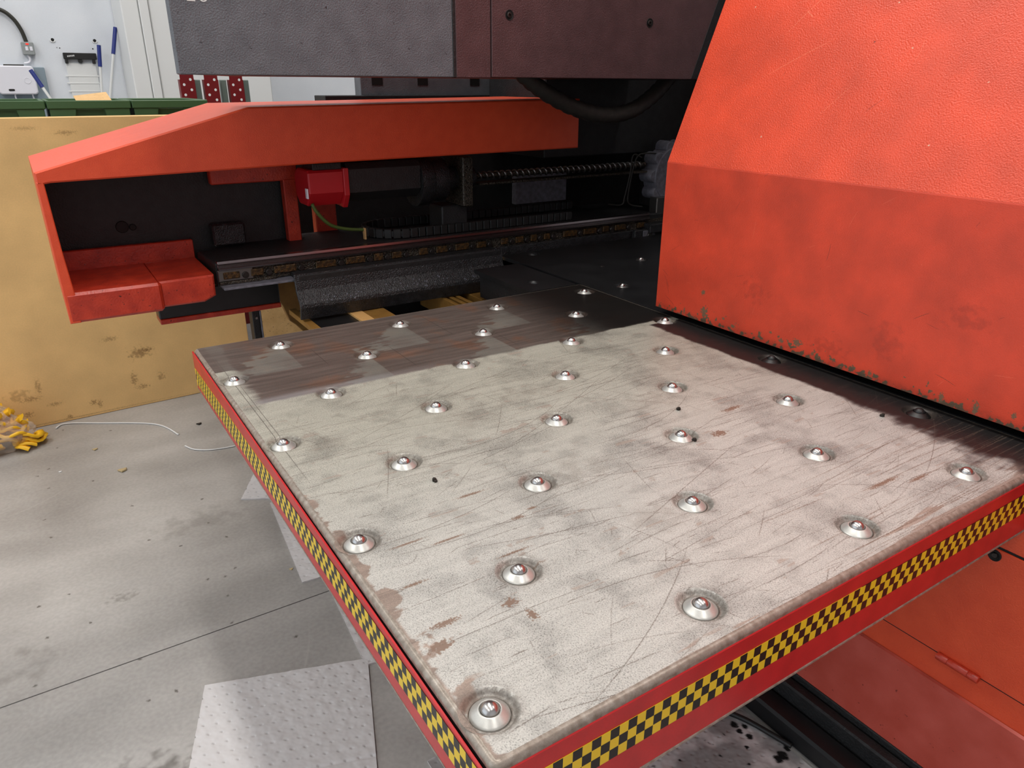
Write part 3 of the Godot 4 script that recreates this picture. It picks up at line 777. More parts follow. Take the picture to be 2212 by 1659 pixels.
func centre_table():
	var t := thing("centre_table", "dark steel punching table beyond the pale ball table", "table")
	var st := mb()
	var prof := [[0.0262, 0.0, 0.0], [0.0240, -0.0016, 0.8], [0.0215, -0.0034, 0.9], [0.0209, -0.0110, 3.0], [0.0001, -0.0110, 0.0]]
	var xs := [1.062, 1.30, 2.2]
	seat_cell(st, 1.062, 1.30, -1.26, 0.55, Vector2(1.155, -1.147), prof, TOP)
	seat_cell(st, 1.062, 1.30, -1.685, -1.26, Vector2(1.175, -1.650), prof, TOP)
	seat_cell(st, 1.30, 2.2, -1.685, 0.55, Vector2(1.442, -1.385), prof, TOP)
	box(st, Vector3(1.062, TOP - 0.03, -1.685), Vector3(2.2, TOP - 0.0112, 0.55), 0.0)
	for e in [[Vector3(1.062, 0, -1.685), Vector3(1.062, 0, 0.55), Vector3(-1, 0, 0)], [Vector3(1.062, 0, -1.685), Vector3(2.2, 0, -1.685), Vector3(0, 0, -1)], [Vector3(1.062, 0, 0.55), Vector3(2.2, 0, 0.55), Vector3(0, 0, 1)]]:
		face(st, [e[0] + Vector3(0, TOP, 0), e[1] + Vector3(0, TOP, 0), e[1] + Vector3(0, TOP - 0.03, 0), e[0] + Vector3(0, TOP - 0.03, 0)], e[2])
	obj("plate", st, M.black_steel, t)
	var bm := ball_meshes()
	for c in [Vector2(1.155, -1.147), Vector2(1.442, -1.385)]:
		var k := share("ball_seat", bm[0], M.steel, t, Vector3(c.x, TOP, c.y))
		share("ball", bm[1], M.chrome, k, Vector3.ZERO)
	st = mb(); disc(st, Vector3(1.262, TOP + 0.0001, -1.375), Vector3.UP, 0.008, 0.0012, 16, 0.0004)
	obj("screw", st, M.bolt, t)
	# the narrow bridge plate left of the seam, with its hole
	var b := thing("bridge_plate", "small dark steel plate with a round hole behind the ball table", "plate")
	st = mb()
	seat_cell(st, 0.885, 1.052, -1.56, -1.240, Vector2(0.955, -1.325), [[0.019, 0.0, 0.0], [0.0185, -0.0004, 0.6], [0.0184, -0.012, 9.0]], TOP - 0.002)
	var y0 := TOP - 0.014
	for e in [[Vector3(0.885, 0, -1.56), Vector3(0.885, 0, -1.24), Vector3(-1, 0, 0)], [Vector3(1.052, 0, -1.56), Vector3(1.052, 0, -1.24), Vector3(1, 0, 0)], [Vector3(0.885, 0, -1.24), Vector3(1.052, 0, -1.24), Vector3(0, 0, 1)], [Vector3(0.885, 0, -1.56), Vector3(1.052, 0, -1.56), Vector3(0, 0, -1)]]:
		face(st, [e[0] + Vector3(0, TOP - 0.002, 0), e[1] + Vector3(0, TOP - 0.002, 0), e[1] + Vector3(0, y0, 0), e[0] + Vector3(0, y0, 0)], e[2])
	obj("plate", st, M.black_steel, b)
	obj("added_hole_backing", bx(Vector3(0.925, y0 - 0.02, -1.36), Vector3(0.985, y0 - 0.016, -1.29), 0), M.seam, b)  # added black sheet that keeps the hole dark from above
	obj("bracket", bx(Vector3(0.90, 0.70, -1.55), Vector3(0.92, y0, -1.26), 0.001), M.black, b)

# ------------------------------------------------------------------ red guard over the punching head
func head_guard():
	var t := thing("head_guard", "large red textured guard with a sloped upper face above the table", "guard")
	var gx := 1.04; var gy := 0.812; var fy := 1.173; var z0 := -0.885; var z1 := 1.1
	var slope := 0.403
	var ty := 2.25; var tx := gx + (ty - fy) * slope
	var st := mb()
	face(st, [Vector3(gx, gy, z0), Vector3(gx, gy, z1), Vector3(gx, fy - 0.003, z1), Vector3(gx, fy - 0.003, z0)], Vector3(-1, 0, 0), [Vector2(0, 1), Vector2(z1 - z0, 1), Vector2(z1 - z0, 0.008), Vector2(0, 0.008)])
	face(st, [Vector3(gx, fy - 0.003, z0), Vector3(gx, fy - 0.003, z1), Vector3(gx + 0.0008, fy, z1), Vector3(gx + 0.0008, fy, z0)], Vector3(-1, 0.2, 0), [Vector2(0, 0.008), Vector2(z1 - z0, 0.008), Vector2(z1 - z0, 0), Vector2(0, 0)])
	face(st, [Vector3(gx, gy, z0), Vector3(gx, gy, z1), Vector3(gx + 0.004, gy - 0.002, z1), Vector3(gx + 0.004, gy - 0.002, z0)], Vector3(-1, -1, 0), [Vector2(0, 1), Vector2(2, 1), Vector2(2, 0.99), Vector2(0, 0.99)])
	face(st, [Vector3(gx + 0.004, gy - 0.002, z0), Vector3(gx + 0.004, gy - 0.002, z1), Vector3(gx + 0.04, gy - 0.002, z1), Vector3(gx + 0.04, gy - 0.002, z0)], Vector3.DOWN, [Vector2(0, 1), Vector2(2, 1), Vector2(2, 0.99), Vector2(0, 0.99)])
	face(st, [Vector3(gx, gy, z0), Vector3(gx + 0.9, gy, z0), Vector3(gx + 0.9, fy, z0), Vector3(gx, fy, z0)], Vector3(0, 0, -1), [Vector2(0, 0.9), Vector2(0.9, 0.9), Vector2(0.9, 0), Vector2(0, 0)])
	obj("lower_panel", st, M.guard_low, t)
	st = mb()
	var ln := Vector2(tx - gx, ty - fy).length()
	face(st, [Vector3(gx + 0.0008, fy, z0), Vector3(gx + 0.0008, fy, z1), Vector3(tx, ty, z1), Vector3(tx, ty, z0)], Vector3(-1, 0.4, 0), [Vector2(0, 1), Vector2(z1 - z0, 1), Vector2(z1 - z0, 1 - ln), Vector2(0, 1 - ln)])
	face(st, [Vector3(gx + 0.0008, fy, z0), Vector3(gx + 0.9, fy, z0), Vector3(gx + 0.9, ty, z0), Vector3(tx, ty, z0)], Vector3(0, 0, -1), [Vector2(0, 1), Vector2(0.9, 1), Vector2(0.9, 0), Vector2(0.4, 0)])
	face(st, [Vector3(tx, ty, z0), Vector3(tx, ty, z1), Vector3(gx + 0.9, ty, z1), Vector3(gx + 0.9, ty, z0)], Vector3.UP, [Vector2(0, 0), Vector2(1, 0), Vector2(1, 1), Vector2(0, 1)])
	face(st, [Vector3(gx + 0.9, gy, z0), Vector3(gx + 0.9, gy, z1), Vector3(gx + 0.9, ty, z1), Vector3(gx + 0.9, ty, z0)], Vector3(1, 0, 0), [Vector2(0, 0), Vector2(1, 0), Vector2(1, 1), Vector2(0, 1)])
	face(st, [Vector3(gx, gy, z1), Vector3(gx + 0.9, gy, z1), Vector3(gx + 0.9, ty, z1), Vector3(tx, ty, z1), Vector3(gx, fy, z1)], Vector3(0, 0, 1), [Vector2(0, 1), Vector2(0.9, 1), Vector2(0.9, 0), Vector2(0.4, 0), Vector2(0, 0.8)])
	obj("upper_panel", st, M.guard_up, t)
	obj("inner_frame", bx(Vector3(gx + 0.05, gy + 0.01, z0 + 0.04), Vector3(gx + 0.86, gy + 0.30, z1 - 0.05), 0.005), M.black, t)

# ------------------------------------------------------------------ dark beam across the top
func overhead_beam():
	var t := thing("overhead_beam", "dark grey and maroon machine beam hanging over the red housing", "beam")
	var y0 := 1.360; var y1 := 2.35; var zf := -1.400
	var st := mb(); prism(st, pl([[0.060, zf - 0.004], [1.80, zf - 0.004], [1.80, -1.86], [0.27, -1.86]]), 1, y0 + 0.001, y1, 0.0)
	obj("body", st, M.black, t)
	st = mb(); prism(st, pl([[0.055, zf - 0.012], [0.060, zf], [0.741, zf], [0.741, zf - 0.012]]), 1, y0, y1, 0.002)
	obj("front_panel", st, M.grey_paint, t)
	obj("weld_line", bx(Vector3(0.738, y0 - 0.001, zf - 0.012), Vector3(0.748, y1, zf + 0.002), 0.002), M.black, t)
	obj("corner_strip", bx(Vector3(0.748, y0 - 0.001, zf - 0.012), Vector3(0.855, y1, zf + 0.0015), 0.002), M.maroon, t)
	var cp := obj("cover_plate", bx(Vector3(0.858, y0 + 0.001, zf - 0.012), Vector3(1.80, y1, zf + 0.002), 0.0015), M.maroon, t)
	obj("seam", bx(Vector3(0.8545, y0, zf - 0.013), Vector3(0.8585, y1, zf - 0.003), 0), M.seam, t)
	# black smear of sealant where the plate meets the guard
	st = mb(); prism(st, pl([[1.615, y0 + 0.003], [1.645, y0 + 0.003], [1.80, 1.75], [1.80, 2.0], [1.715, 1.62]]), 2, zf + 0.001, zf + 0.0032, 0.0008)
	obj("sealant", st, M.black, t)
	for p in [Vector2(0.914, 1.516), Vector2(1.421, 1.518)]:
		st = mb()
		lathe(st, [[0.0135, 0.0], [0.0128, 0.0012], [0.0105, 0.0006], [0.0098, 0.0002]], 24, facing(Vector3(p.x, p.y, zf + 0.0018), Vector3(0, 0, 1)))
		lathe(st, [[0.0098, 0.0002], [0.0, 0.0002]], 24, facing(Vector3(p.x, p.y, zf + 0.0019), Vector3(0, 0, 1)))
		obj("recess", st, M.seam, cp)
		st = mb()
		lathe(st, [[0.0072, 0.0], [0.0072, 0.0035], [0.0062, 0.0045], [0.0036, 0.0045], [0.0036, 0.001], [0.0, 0.001]].map(func(q): return q), 20, facing(Vector3(p.x - 0.0016, p.y, zf + 0.0018), Vector3(0, 0, 1)))
		obj("socket_bolt", st, M.bolt, cp)
	# the lower end of a painted number runs out of the frame
	var tm := TextMesh.new(); tm.text = "10"; tm.font_size = 16; tm.pixel_size = 0.0028; tm.depth = 0.0006
	tm.font = SystemFont.new(); tm.font.font_names = PackedStringArray(["Droid Serif"])
	var num := MeshInstance3D.new(); num.mesh = tm; num.material_override = M.white; num.name = "painted_number"; t.add_child(num, true)
	num.position = Vector3(0.117, 1.521, zf + 0.0004)

# ------------------------------------------------------------------ red C-shaped carriage housing
func carriage_housing():
	var t := thing("carriage_housing", "red C-shaped sheet metal housing with sloping top and open front", "housing")
	var z0 := -1.683; var zb := -2.19
	var st := mb(); prism(st, pl([[-0.252, 1.143], [0.267, 1.284], [1.386, 1.299], [1.386, 1.138], [0.408, 1.130], [-0.222, 1.117], [-0.252, 1.112]]), 2, zb, z0, 0.004)
	obj("top_cover", st, M.red, t)
	st = mb(); prism(st, pl([[-0.252, 1.120], [-0.236, 1.120], [-0.2305, 0.95], [-0.224, 0.835], [-0.224, 0.764], [-0.249, 0.764]]), 2, zb, z0, 0.002)
	obj("end_wall", st, M.red, t)
	obj("back_panel", bx(Vector3(-0.236, 0.80, -2.02), Vector3(0.47, 1.125, -2.0), 0.001), M.black, t)
	# shelf in two steps
	st = mb(); box(st, Vector3(-0.249, 0.764, -1.98), Vector3(-0.021, 0.843, z0 + 0.001), 0.007)
	obj("shelf", st, M.red_dirty, t)
	st = mb(); prism(st, pl([[-0.024, 0.771], [0.085, 0.771], [0.117, 0.785], [0.119, 0.845], [-0.024, 0.843]]), 2, -1.96, z0 - 0.010, 0.005)
	obj("shelf_step", st, M.red_dirty, t)
	st = mb(); box(st, Vector3(-0.234, 0.84, -1.985), Vector3(0.122, 0.898, -1.965), 0.002)
	for k in 7: disc(st, Vector3(-0.18 + k * 0.045, 0.862, -1.966), Vector3(0, 0, 1), 0.008, 0.004, 12)
	obj("shelf_upstand", st, M.red_dirty, t)
	obj("underside_bar", bx(Vector3(-0.02, 0.690, -1.93), Vector3(0.338, 0.772, -1.86), 0.003), M.black_steel, t)
	obj("red_lip", bx(Vector3(-0.02, 0.676, -1.932), Vector3(0.338, 0.692, -1.855), 0.002), M.red_dirty, t)
	# inner bracket and post
	obj("bracket", bx(Vector3(0.196, 1.057, -1.985), Vector3(0.462, 1.128, -1.95), 0.003), M.red_dirty, t)
	obj("post", bx(Vector3(0.414, 0.84, -1.985), Vector3(0.456, 1.062, -1.948), 0.003), M.red_dirty, t)
	obj("post", bx(Vector3(0.545, 0.84, -2.10), Vector3(0.62, 1.10, -2.06), 0.003), M.red_dirty, t)
	obj("limit_block", bx(Vector3(0.180, 0.872, -1.99), Vector3(0.278, 0.940, -1.945), 0.005), M.black_oily, t)
	st = mb(); disc(st, Vector3(-0.06, 0.948, -2.001), Vector3(0, 0, 1), 0.018, 0.004, 18, 0.002)
	obj("grommet", st, M.seam, t)
	st = mb(); disc(st, Vector3(-0.032, 0.945, -2.001), Vector3(0, 0, 1), 0.010, 0.004, 14, 0.002)
	obj("grommet", st, M.seam, t)

# ------------------------------------------------------------------ carriage beam with rail and clamps
func carriage_beam():
	var t := thing("carriage_beam", "black oily carriage beam with silver guide rail below the red housing", "beam")
	var st := mb(); prism(st, pl([[0.134, -1.735], [1.95, -1.735], [1.95, -2.06], [0.44, -2.06], [0.124, -1.93]]), 1, 0.795, 0.866, 0.004)
	obj("bed", st, M.black, t)
	st = mb(); prism(st, pl([[-1.731, 0.846], [-1.722, 0.846], [-1.720, 0.851], [-1.7255, 0.856], [-1.7255, 0.861], [-1.720, 0.866], [-1.722, 0.8725], [-1.742, 0.8735], [-1.744, 0.866]]), 0, 0.138, 1.79, 0.0015)
	obj("guide_rail", st, M.rail, t)
	st = mb(); box(st, Vector3(0.136, 0.812, -1.737), Vector3(0.235, 0.8465, -1.727), 0.002)
	obj("greasy_end", st, M.steel, t)
	st = mb(); box(st, Vector3(0.136, 0.803, -1.737), Vector3(0.30, 0.812, -1.722), 0.002)
	obj("greasy_end", st, M.grease, t)
	obj("rack_strip", bx(Vector3(0.136, 0.806, -1.738), Vector3(1.93, 0.847, -1.731), 0.001), M.grease, t)
	rng.seed = 3
	var x := 0.15
	var k := 0
	while x < 1.80:
		var w := 0.026 + 0.04 * rng.randf()
		obj("grease_block", bx(Vector3(x, 0.818 + 0.002 * rng.randf(), -1.732), Vector3(x + w, 0.838 + 0.004 * rng.randf(), -1.7235), 0.002), M.brass, t)
		st = mb(); disc(st, Vector3(x + w + 0.016, 0.826, -1.733), Vector3(0, 0, 1), 0.010, 0.011, 14, 0.002); disc(st, Vector3(x + w + 0.016, 0.826, -1.723), Vector3(0, 0, 1), 0.0045, 0.003, 6)
		obj("bolt", st, M.bolt, t)
		x += w + 0.032 + (0.03 if k % 4 == 2 else 0.0)
		k += 1
	obj("lower_bar", bx(Vector3(1.06, 0.775, -1.742), Vector3(1.93, 0.812, -1.722), 0.003), M.black_oily, t)
	obj("silver_edge", bx(Vector3(0.14, 0.797, -1.737), Vector3(0.36, 0.8035, -1.6855), 0.001), M.dull_zinc, t)
	# folded drip plate that hangs in front of the beam
	var f := thing("drip_plate", "folded black speckled plate hanging below the carriage rail", "plate")
	st = mb(); prism(st, pl([[-1.672, 0.822], [-1.664, 0.822], [-1.655, 0.775], [-1.630, 0.738], [-1.628, 0.728], [-1.640, 0.690], [-1.650, 0.690], [-1.640, 0.728], [-1.641, 0.736], [-1.665, 0.772]]), 0, 0.334, 1.055, 0.0015)
	obj("plate", st, M.black_oily, f)
	obj("mount", bx(Vector3(0.345, 0.80, -1.736), Vector3(1.05, 0.818, -1.66), 0.002), M.black, f)
	st = mb()
	rng.seed = 8
	for i in 70:
		var yy := 0.735 + 0.03 * rng.randf(); var zz := -1.630 - (yy - 0.738) * 0.67
		var c := Vector3(0.40 + 0.62 * rng.randf(), yy, zz); var s := 0.0012 + 0.0016 * rng.randf()
		box(st, c - Vector3(s, s, s), c + Vector3(s, s, s), s * 0.5)
	var o := obj("metal_dust", st, M.dull_zinc, f); o.set_meta("kind", "stuff")
	# sheet clamp
	var c := thing("sheet_clamp", "dark sheet clamp with a socket screw at the end of the rail", "clamp")
	obj("jaw", bx(Vector3(1.695, 0.768, -1.722), Vector3(1.83, 0.815, -1.70), 0.004), M.black_oily, c)
	obj("face_plate", bx(Vector3(1.735, 0.769, -1.701), Vector3(1.80, 0.811, -1.696), 0.003), M.dull_zinc, c)
	st = mb(); lathe(st, [[0.016, 0.0], [0.016, 0.003], [0.013, 0.003], [0.013, 0.0]], 20, facing(Vector3(1.768, 0.79, -1.6965), Vector3(0, 0, 1))); disc(st, Vector3(1.768, 0.79, -1.697), Vector3(0, 0, 1), 0.011, 0.004, 20, 0.001)
	obj("screw", st, M.steel, c)
	obj("arm", bx(Vector3(1.76, 0.80, -1.76), Vector3(1.95, 0.835, -1.6855), 0.003), M.black_oily, c)

func drive_parts():
	# servo motor: red cap, black body, round coupling, bearing bracket
	var t := thing("servo_motor", "black servo motor with a crimson end cap inside the housing", "motor")
	var st := mb(); prism(st, pl([[-1.765, 1.035], [-1.765, 1.095], [-1.775, 1.103], [-1.87, 1.103], [-1.90, 1.085], [-1.90, 1.02], [-1.87, 0.995], [-1.80, 0.995]]), 0, 0.437, 0.548, 0.004)
	obj("end_cap", st, M.crimson, t)
	st = mb(); prism(st, pl([[-1.757, 1.025], [-1.757, 1.105], [-1.90, 1.105], [-1.90, 0.99], [-1.785, 0.985]]), 0, 0.545, 0.562, 0.002)
	obj("cap_flange", st, M.crimson, t)
	obj("cap_top", bx(Vector3(0.455, 1.102, -1.87), Vector3(0.545, 1.122, -1.77), 0.002), M.black, t)
	st = mb(); prism(st, pl([[-1.765, 1.03], [-1.765, 1.10], [-1.78, 1.118], [-1.88, 1.118], [-1.90, 1.10], [-1.90, 1.02], [-1.88, 1.0], [-1.80, 1.0]]), 0, 0.56, 0.81, 0.003)
	obj("body", st, M.black, t)
	st = mb(); disc(st, Vector3(0.81, 1.045, -1.83), Vector3.RIGHT, 0.082, 0.05, 36, 0.006)
	obj("coupling", st, M.black_oily, t)
	st = mb(); disc(st, Vector3(0.86, 1.045, -1.83), Vector3.RIGHT, 0.072, 0.058, 36, 0.006)
	obj("coupling", st, M.black_oily, t)
	obj("bearing_bracket", bx(Vector3(0.965, 0.955, -1.90), Vector3(1.005, 1.12, -1.765), 0.004), M.grease, t)
	st = mb(); disc(st, Vector3(0.918, 1.045, -1.83), Vector3.RIGHT, 0.04, 0.05, 28, 0.004)
	obj("bearing", st, M.black_oily, t)
	st = mb(); disc(st, Vector3(1.005, 1.045, -1.83), Vector3.RIGHT, 0.034, 0.035, 28, 0.004)
	obj("bearing", st, M.black_oily, t)
	obj("foot", bx(Vector3(0.90, 0.866, -1.90), Vector3(1.0, 0.957, -1.80), 0.004), M.black, t)
	obj("connector", bx(Vector3(0.432, 1.02, -1.79), Vector3(0.4365, 1.05, -1.772), 0.001), M.white_plastic, t)
	st = mb(); tube(st, spline([Vector3(0.448, 1.003, -1.785), Vector3(0.462, 0.975, -1.785), Vector3(0.50, 0.935, -1.79), Vector3(0.555, 0.915, -1.80), Vector3(0.615, 0.905, -1.81)], 8), 0.0055, 8)
	obj("green_cable", st, M.green_cable, t)
	# ball screw
	var b := thing("ball_screw", "long greasy ball screw running right from the motor", "screw")
	st = mb(); tube(st, [Vector3(1.035, 1.047, -1.83), Vector3(1.84, 1.047, -1.83)], 0.0095, 14)
	obj("shaft", st, M.grease, b)
	st = mb()
	var pts := []
	for i in 30 * 12:
		var a := TAU * i / 12.0
		pts.append(Vector3(1.06 + i / 12.0 * 0.0255, 1.047 + cos(a) * 0.0118, -1.83 + sin(a) * 0.0118))
	tube(st, pts, 0.0035, 6)
	obj("thread", st, M.steel, b)
	obj("guard_strip", bx(Vector3(1.05, 1.018, -1.85), Vector3(1.83, 1.026, -1.80), 0.001), M.grease, b)
	# wire loop that hangs past the screw
	var w := thing("drip_wire", "thin black wires hanging past the ball screw near the guard", "wire")
	st = mb(); tube(st, spline([Vector3(1.78, 1.08, -1.785), Vector3(1.735, 1.09, -1.785), Vector3(1.725, 1.02, -1.785), Vector3(1.705, 0.94, -1.785), Vector3(1.69, 0.905, -1.785), Vector3(1.62, 0.912, -1.785)], 8), 0.003, 8)
	obj("strand", st, M.hose, w)
	st = mb(); tube(st, spline([Vector3(1.86, 1.092, -1.785), Vector3(1.77, 1.092, -1.785), Vector3(1.742, 1.05, -1.785), Vector3(1.722, 0.95, -1.785), Vector3(1.73, 0.905, -1.785), Vector3(1.80, 0.888, -1.785)], 8), 0.003, 8)
	obj("strand", st, M.hose, w)
	# drag chain lying on its side: a strand, a bend, a strand
	var c := thing("cable_chain", "black plastic cable chain bent round on the carriage bed", "cable chain")
	var path := []
	for i in 24: path.append([Vector3(1.43 - i * 0.028, 0, -1.790), PI])
	var cx := 1.43 - 24 * 0.028 + 0.012; var rad := 0.108
	for i in range(0, 12):
		var a := PI / 2 + PI * (i + 0.5) / 12.0
		path.append([Vector3(cx + cos(a) * rad, 0, -1.790 - rad + sin(a) * rad), a + PI / 2])
	for i in 30: path.append([Vector3(cx + 0.014 + i * 0.028, 0, -1.790 - 2 * rad), 0.0])
	for e in path:
		st = mb()
		var xf := Transform3D(Basis(Vector3.UP, -e[1]), Vector3(e[0].x, 0.8675, e[0].z))
		box(st, Vector3(-0.0125, 0, -0.009), Vector3(0.0125, 0.031, 0.009), 0.002, xf)
		box(st, Vector3(-0.0165, 0.006, -0.006), Vector3(0.0165, 0.025, 0.006), 0.001, xf)
		obj("link", st, M.rubber, c)
	obj("end_clip", bx(Vector3(0.628, 0.868, -1.845), Vector3(0.634, 0.905, -1.830), 0.001), M.tan_dirty, c)
	# grey tool wheel and the bright block half hidden by the guard
	var g := thing("turret_wheel", "grey scalloped turret wheel half hidden behind the red guard", "turret")
	st = mb(); disc(st, Vector3(1.96, 1.005, -1.84), Vector3(0, 0, 1), 0.115, 0.07, 40, 0.006)
	for k in 10:
		var a := TAU * k / 10.0
		disc(st, Vector3(1.96 + cos(a) * 0.112, 1.005 + sin(a) * 0.112, -1.84), Vector3(0, 0, 1), 0.026, 0.066, 18, 0.004)
	obj("wheel", st, M.dull_zinc, g)
	st = mb(); disc(st, Vector3(1.96, 1.005, -1.772), Vector3(0, 0, 1), 0.03, 0.012, 24, 0.003)
	obj("hub", st, M.black_oily, g)
	obj("tool_block", bx(Vector3(1.842, 0.850, -1.79), Vector3(1.93, 0.925, -1.745), 0.003), M.steel, g)
	# dark frame behind everything
	var p := thing("press_frame", "dark press frame behind the hose and ball screw", "frame")
	obj("side_plate", bx(Vector3(1.392, 1.085, -2.3), Vector3(2.3, 2.4, -1.90), 0.004), M.black, p)
	obj("rear_cover", bx(Vector3(0.47, 0.70, -2.36), Vector3(2.3, 1.16, -2.30), 0.002), M.black, p)
	obj("column", bx(Vector3(2.25, 0.0, -2.3), Vector3(2.7, 2.4, -1.0), 0.004), M.black, p)
	obj("inner_plate", bx(Vector3(1.35, 0.90, -2.06), Vector3(1.60, 1.03, -2.03), 0.002), M.dull_zinc, p)
	# corrugated hose
	st = mb()
	var hp := spline([Vector3(0.98, 1.43, -1.52), Vector3(1.02, 1.385, -1.515), Vector3(1.10, 1.330, -1.51), Vector3(1.22, 1.278, -1.505), Vector3(1.34, 1.253, -1.50), Vector3(1.45, 1.263, -1.50), Vector3(1.54, 1.305, -1.50), Vector3(1.62, 1.37, -1.50), Vector3(1.68, 1.44, -1.50)], 16)
	tube(st, hp, 0.024, 18, func(i): return 0.0245 + (0.0012 if i % 5 < 3 else -0.0012))
	var h := obj("corrugated_hose", st, M.hose)
	tag(h, "sagging black corrugated hose under the maroon beam", "hose")

# ------------------------------------------------------------------ red base cabinet at the lower right
func base_cabinet():
	var t := thing("base_cabinet", "red machine base cabinet with hinged door under the table", "cabinet")
	var fx := 0.985
	obj("body", bx(Vector3(fx, 0.105, -0.95), Vector3(2.0, 0.6745, 1.2), 0.003), M.red, t)
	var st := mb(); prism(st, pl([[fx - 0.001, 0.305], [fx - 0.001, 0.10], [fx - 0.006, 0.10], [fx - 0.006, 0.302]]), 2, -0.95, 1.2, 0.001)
	obj("kick_panel", st, M.red_lit, t)  # lower face in the lightened red, its glare put into the colour
	var d := obj("door", bx(Vector3(fx - 0.004, 0.366, -0.20), Vector3(fx + 0.002, 0.622, 0.60), 0.0015), M.red, t)
	obj("top_rail", bx(Vector3(fx - 0.004, 0.627, -0.95), Vector3(fx + 0.002, 0.6735, 1.2), 0.0015), M.red, t)
	obj("seam", bx(Vector3(fx - 0.0015, 0.621, -0.95), Vector3(fx + 0.001, 0.628, 1.2), 0), M.seam, t)
	obj("seam", bx(Vector3(fx - 0.0015, 0.3635, -0.20), Vector3(fx + 0.001, 0.3665, 0.6), 0), M.seam, t)
	st = mb()
	lathe(st, [[0.0105, 0.0], [0.0105, 0.0022], [0.009, 0.003], [0.0065, 0.001], [0.0, 0.001]].map(func(q): return q), 24, facing(Vector3(fx - 0.0035, 0.609, 0.028), Vector3(-1, 0, 0)))
	obj("lock", st, M.seam, d)
	st = mb(); disc(st, Vector3(fx - 0.0045, 0.609, 0.028), Vector3(-1, 0, 0), 0.005, 0.002, 16, 0.0008)
	obj("lock_core", st, M.bolt, d)
	for e in [[-0.012, 0.008], [0.0085, 0.044], [0.0445, 0.062]]:
		st = mb(); disc(st, Vector3(fx - 0.009, 0.3645, e[0]), Vector3(0, 0, 1), 0.0072, e[1] - e[0], 18, 0.001)
		obj("hinge_knuckle", st, M.red_dirty, t)
	obj("foot_channel", bx(Vector3(fx - 0.010, 0.0, -0.96), Vector3(2.0, 0.104, 1.2), 0.002), M.black, t)
	var r := thing("foot_rail", "black steel rail on the floor along the red cabinet", "rail")
	obj("bar", bx(Vector3(0.890, 0.0, -0.90), Vector3(0.945, 0.052, 1.2), 0.006), M.black_steel, r)
	obj("upper_bar", bx(Vector3(0.946, 0.0, -0.90), Vector3(0.974, 0.090, 1.2), 0.004), M.black, r)

func under_frame():
	# tan and black pieces seen in the gap behind the table
	var t := thing("tan_base_frame", "tan and black machine base seen through the gap behind the table", "machine base")
	var st := mb()
	obj("added_dark_backing", bx(Vector3(0.56, 0.0, -1.90), Vector3(1.05, 0.675, -1.86), 0.002), M.black, t)  # added black sheet that hides the bright floor and darkens this gap
	st = mb(); prism(st, pl([[0.345, 0.765], [0.360, 0.690], [0.367, 0.665], [0.382, 0.636], [0.400, 0.580], [0.420, 0.562], [0.446, 0.530], [0.446, 0.0], [0.56, 0.0], [0.56, 0.765]]), 2, -2.03, -2.005, 0.002)
	obj("side_plate", st, M.ochre, t)
	obj("tray", bx(Vector3(0.368, 0.670, -1.78), Vector3(0.60, 0.680, -1.36), 0.002), M.black_steel, t)
	obj("tray_edge", bx(Vector3(0.345, 0.665, -1.80), Vector3(0.368, 0.682, -1.36), 0.001), M.ochre, t)
	obj("cross_strip", bx(Vector3(0.488, 0.680, -1.80), Vector3(0.528, 0.688, -1.36), 0.001), M.tan, t)
	obj("cross_strip", bx(Vector3(0.530, 0.65, -1.80), Vector3(0.60, 0.686, -1.36), 0.001), M.ochre, t)
	for x in [0.812, 0.838, 0.862]:
		obj("channel", bx(Vector3(x, 0.62, -1.82), Vector3(x + 0.014, 0.686, -1.34), 0.002), M.ochre, t)
	obj("end_plate", bx(Vector3(0.912, 0.60, -1.75), Vector3(1.05, 0.686, -1.34), 0.002), M.ochre, t)
	obj("pan", bx(Vector3(0.60, 0.54, -1.85), Vector3(1.05, 0.56, -1.30), 0.002), M.black, t)
	obj("support", bx(Vector3(0.46, 0.0, -1.80), Vector3(1.05, 0.54, -1.60), 0.004), M.black, t)
	for k in 4:
		st = mb(); tube(st, spline([Vector3(0.62 + k * 0.04, 0.575, -1.75), Vector3(0.65 + k * 0.03, 0.60, -1.62), Vector3(0.70 + k * 0.025, 0.585, -1.5), Vector3(0.73 + k * 0.03, 0.57, -1.36)], 8), 0.007, 8)
		obj("cable", st, M.hose if k != 2 else M.dull_zinc, t)
	var p := thing("steel_post", "dark steel post between the tan board and tan machine base", "post")
	obj("upright", bx(Vector3(0.250, 0.0, -1.93), Vector3(0.272, 0.69, -1.885), 0.002), M.black, p)
	obj("bright_edge", bx(Vector3(0.273, 0.0, -1.90), Vector3(0.2775, 0.668, -1.879), 0.001), M.dull_zinc, p)
	st = mb(); disc(st, Vector3(0.262, 0.645, -1.885), Vector3(0, 0, 1), 0.004, 0.004, 12)
	obj("screw", st, M.steel, p)

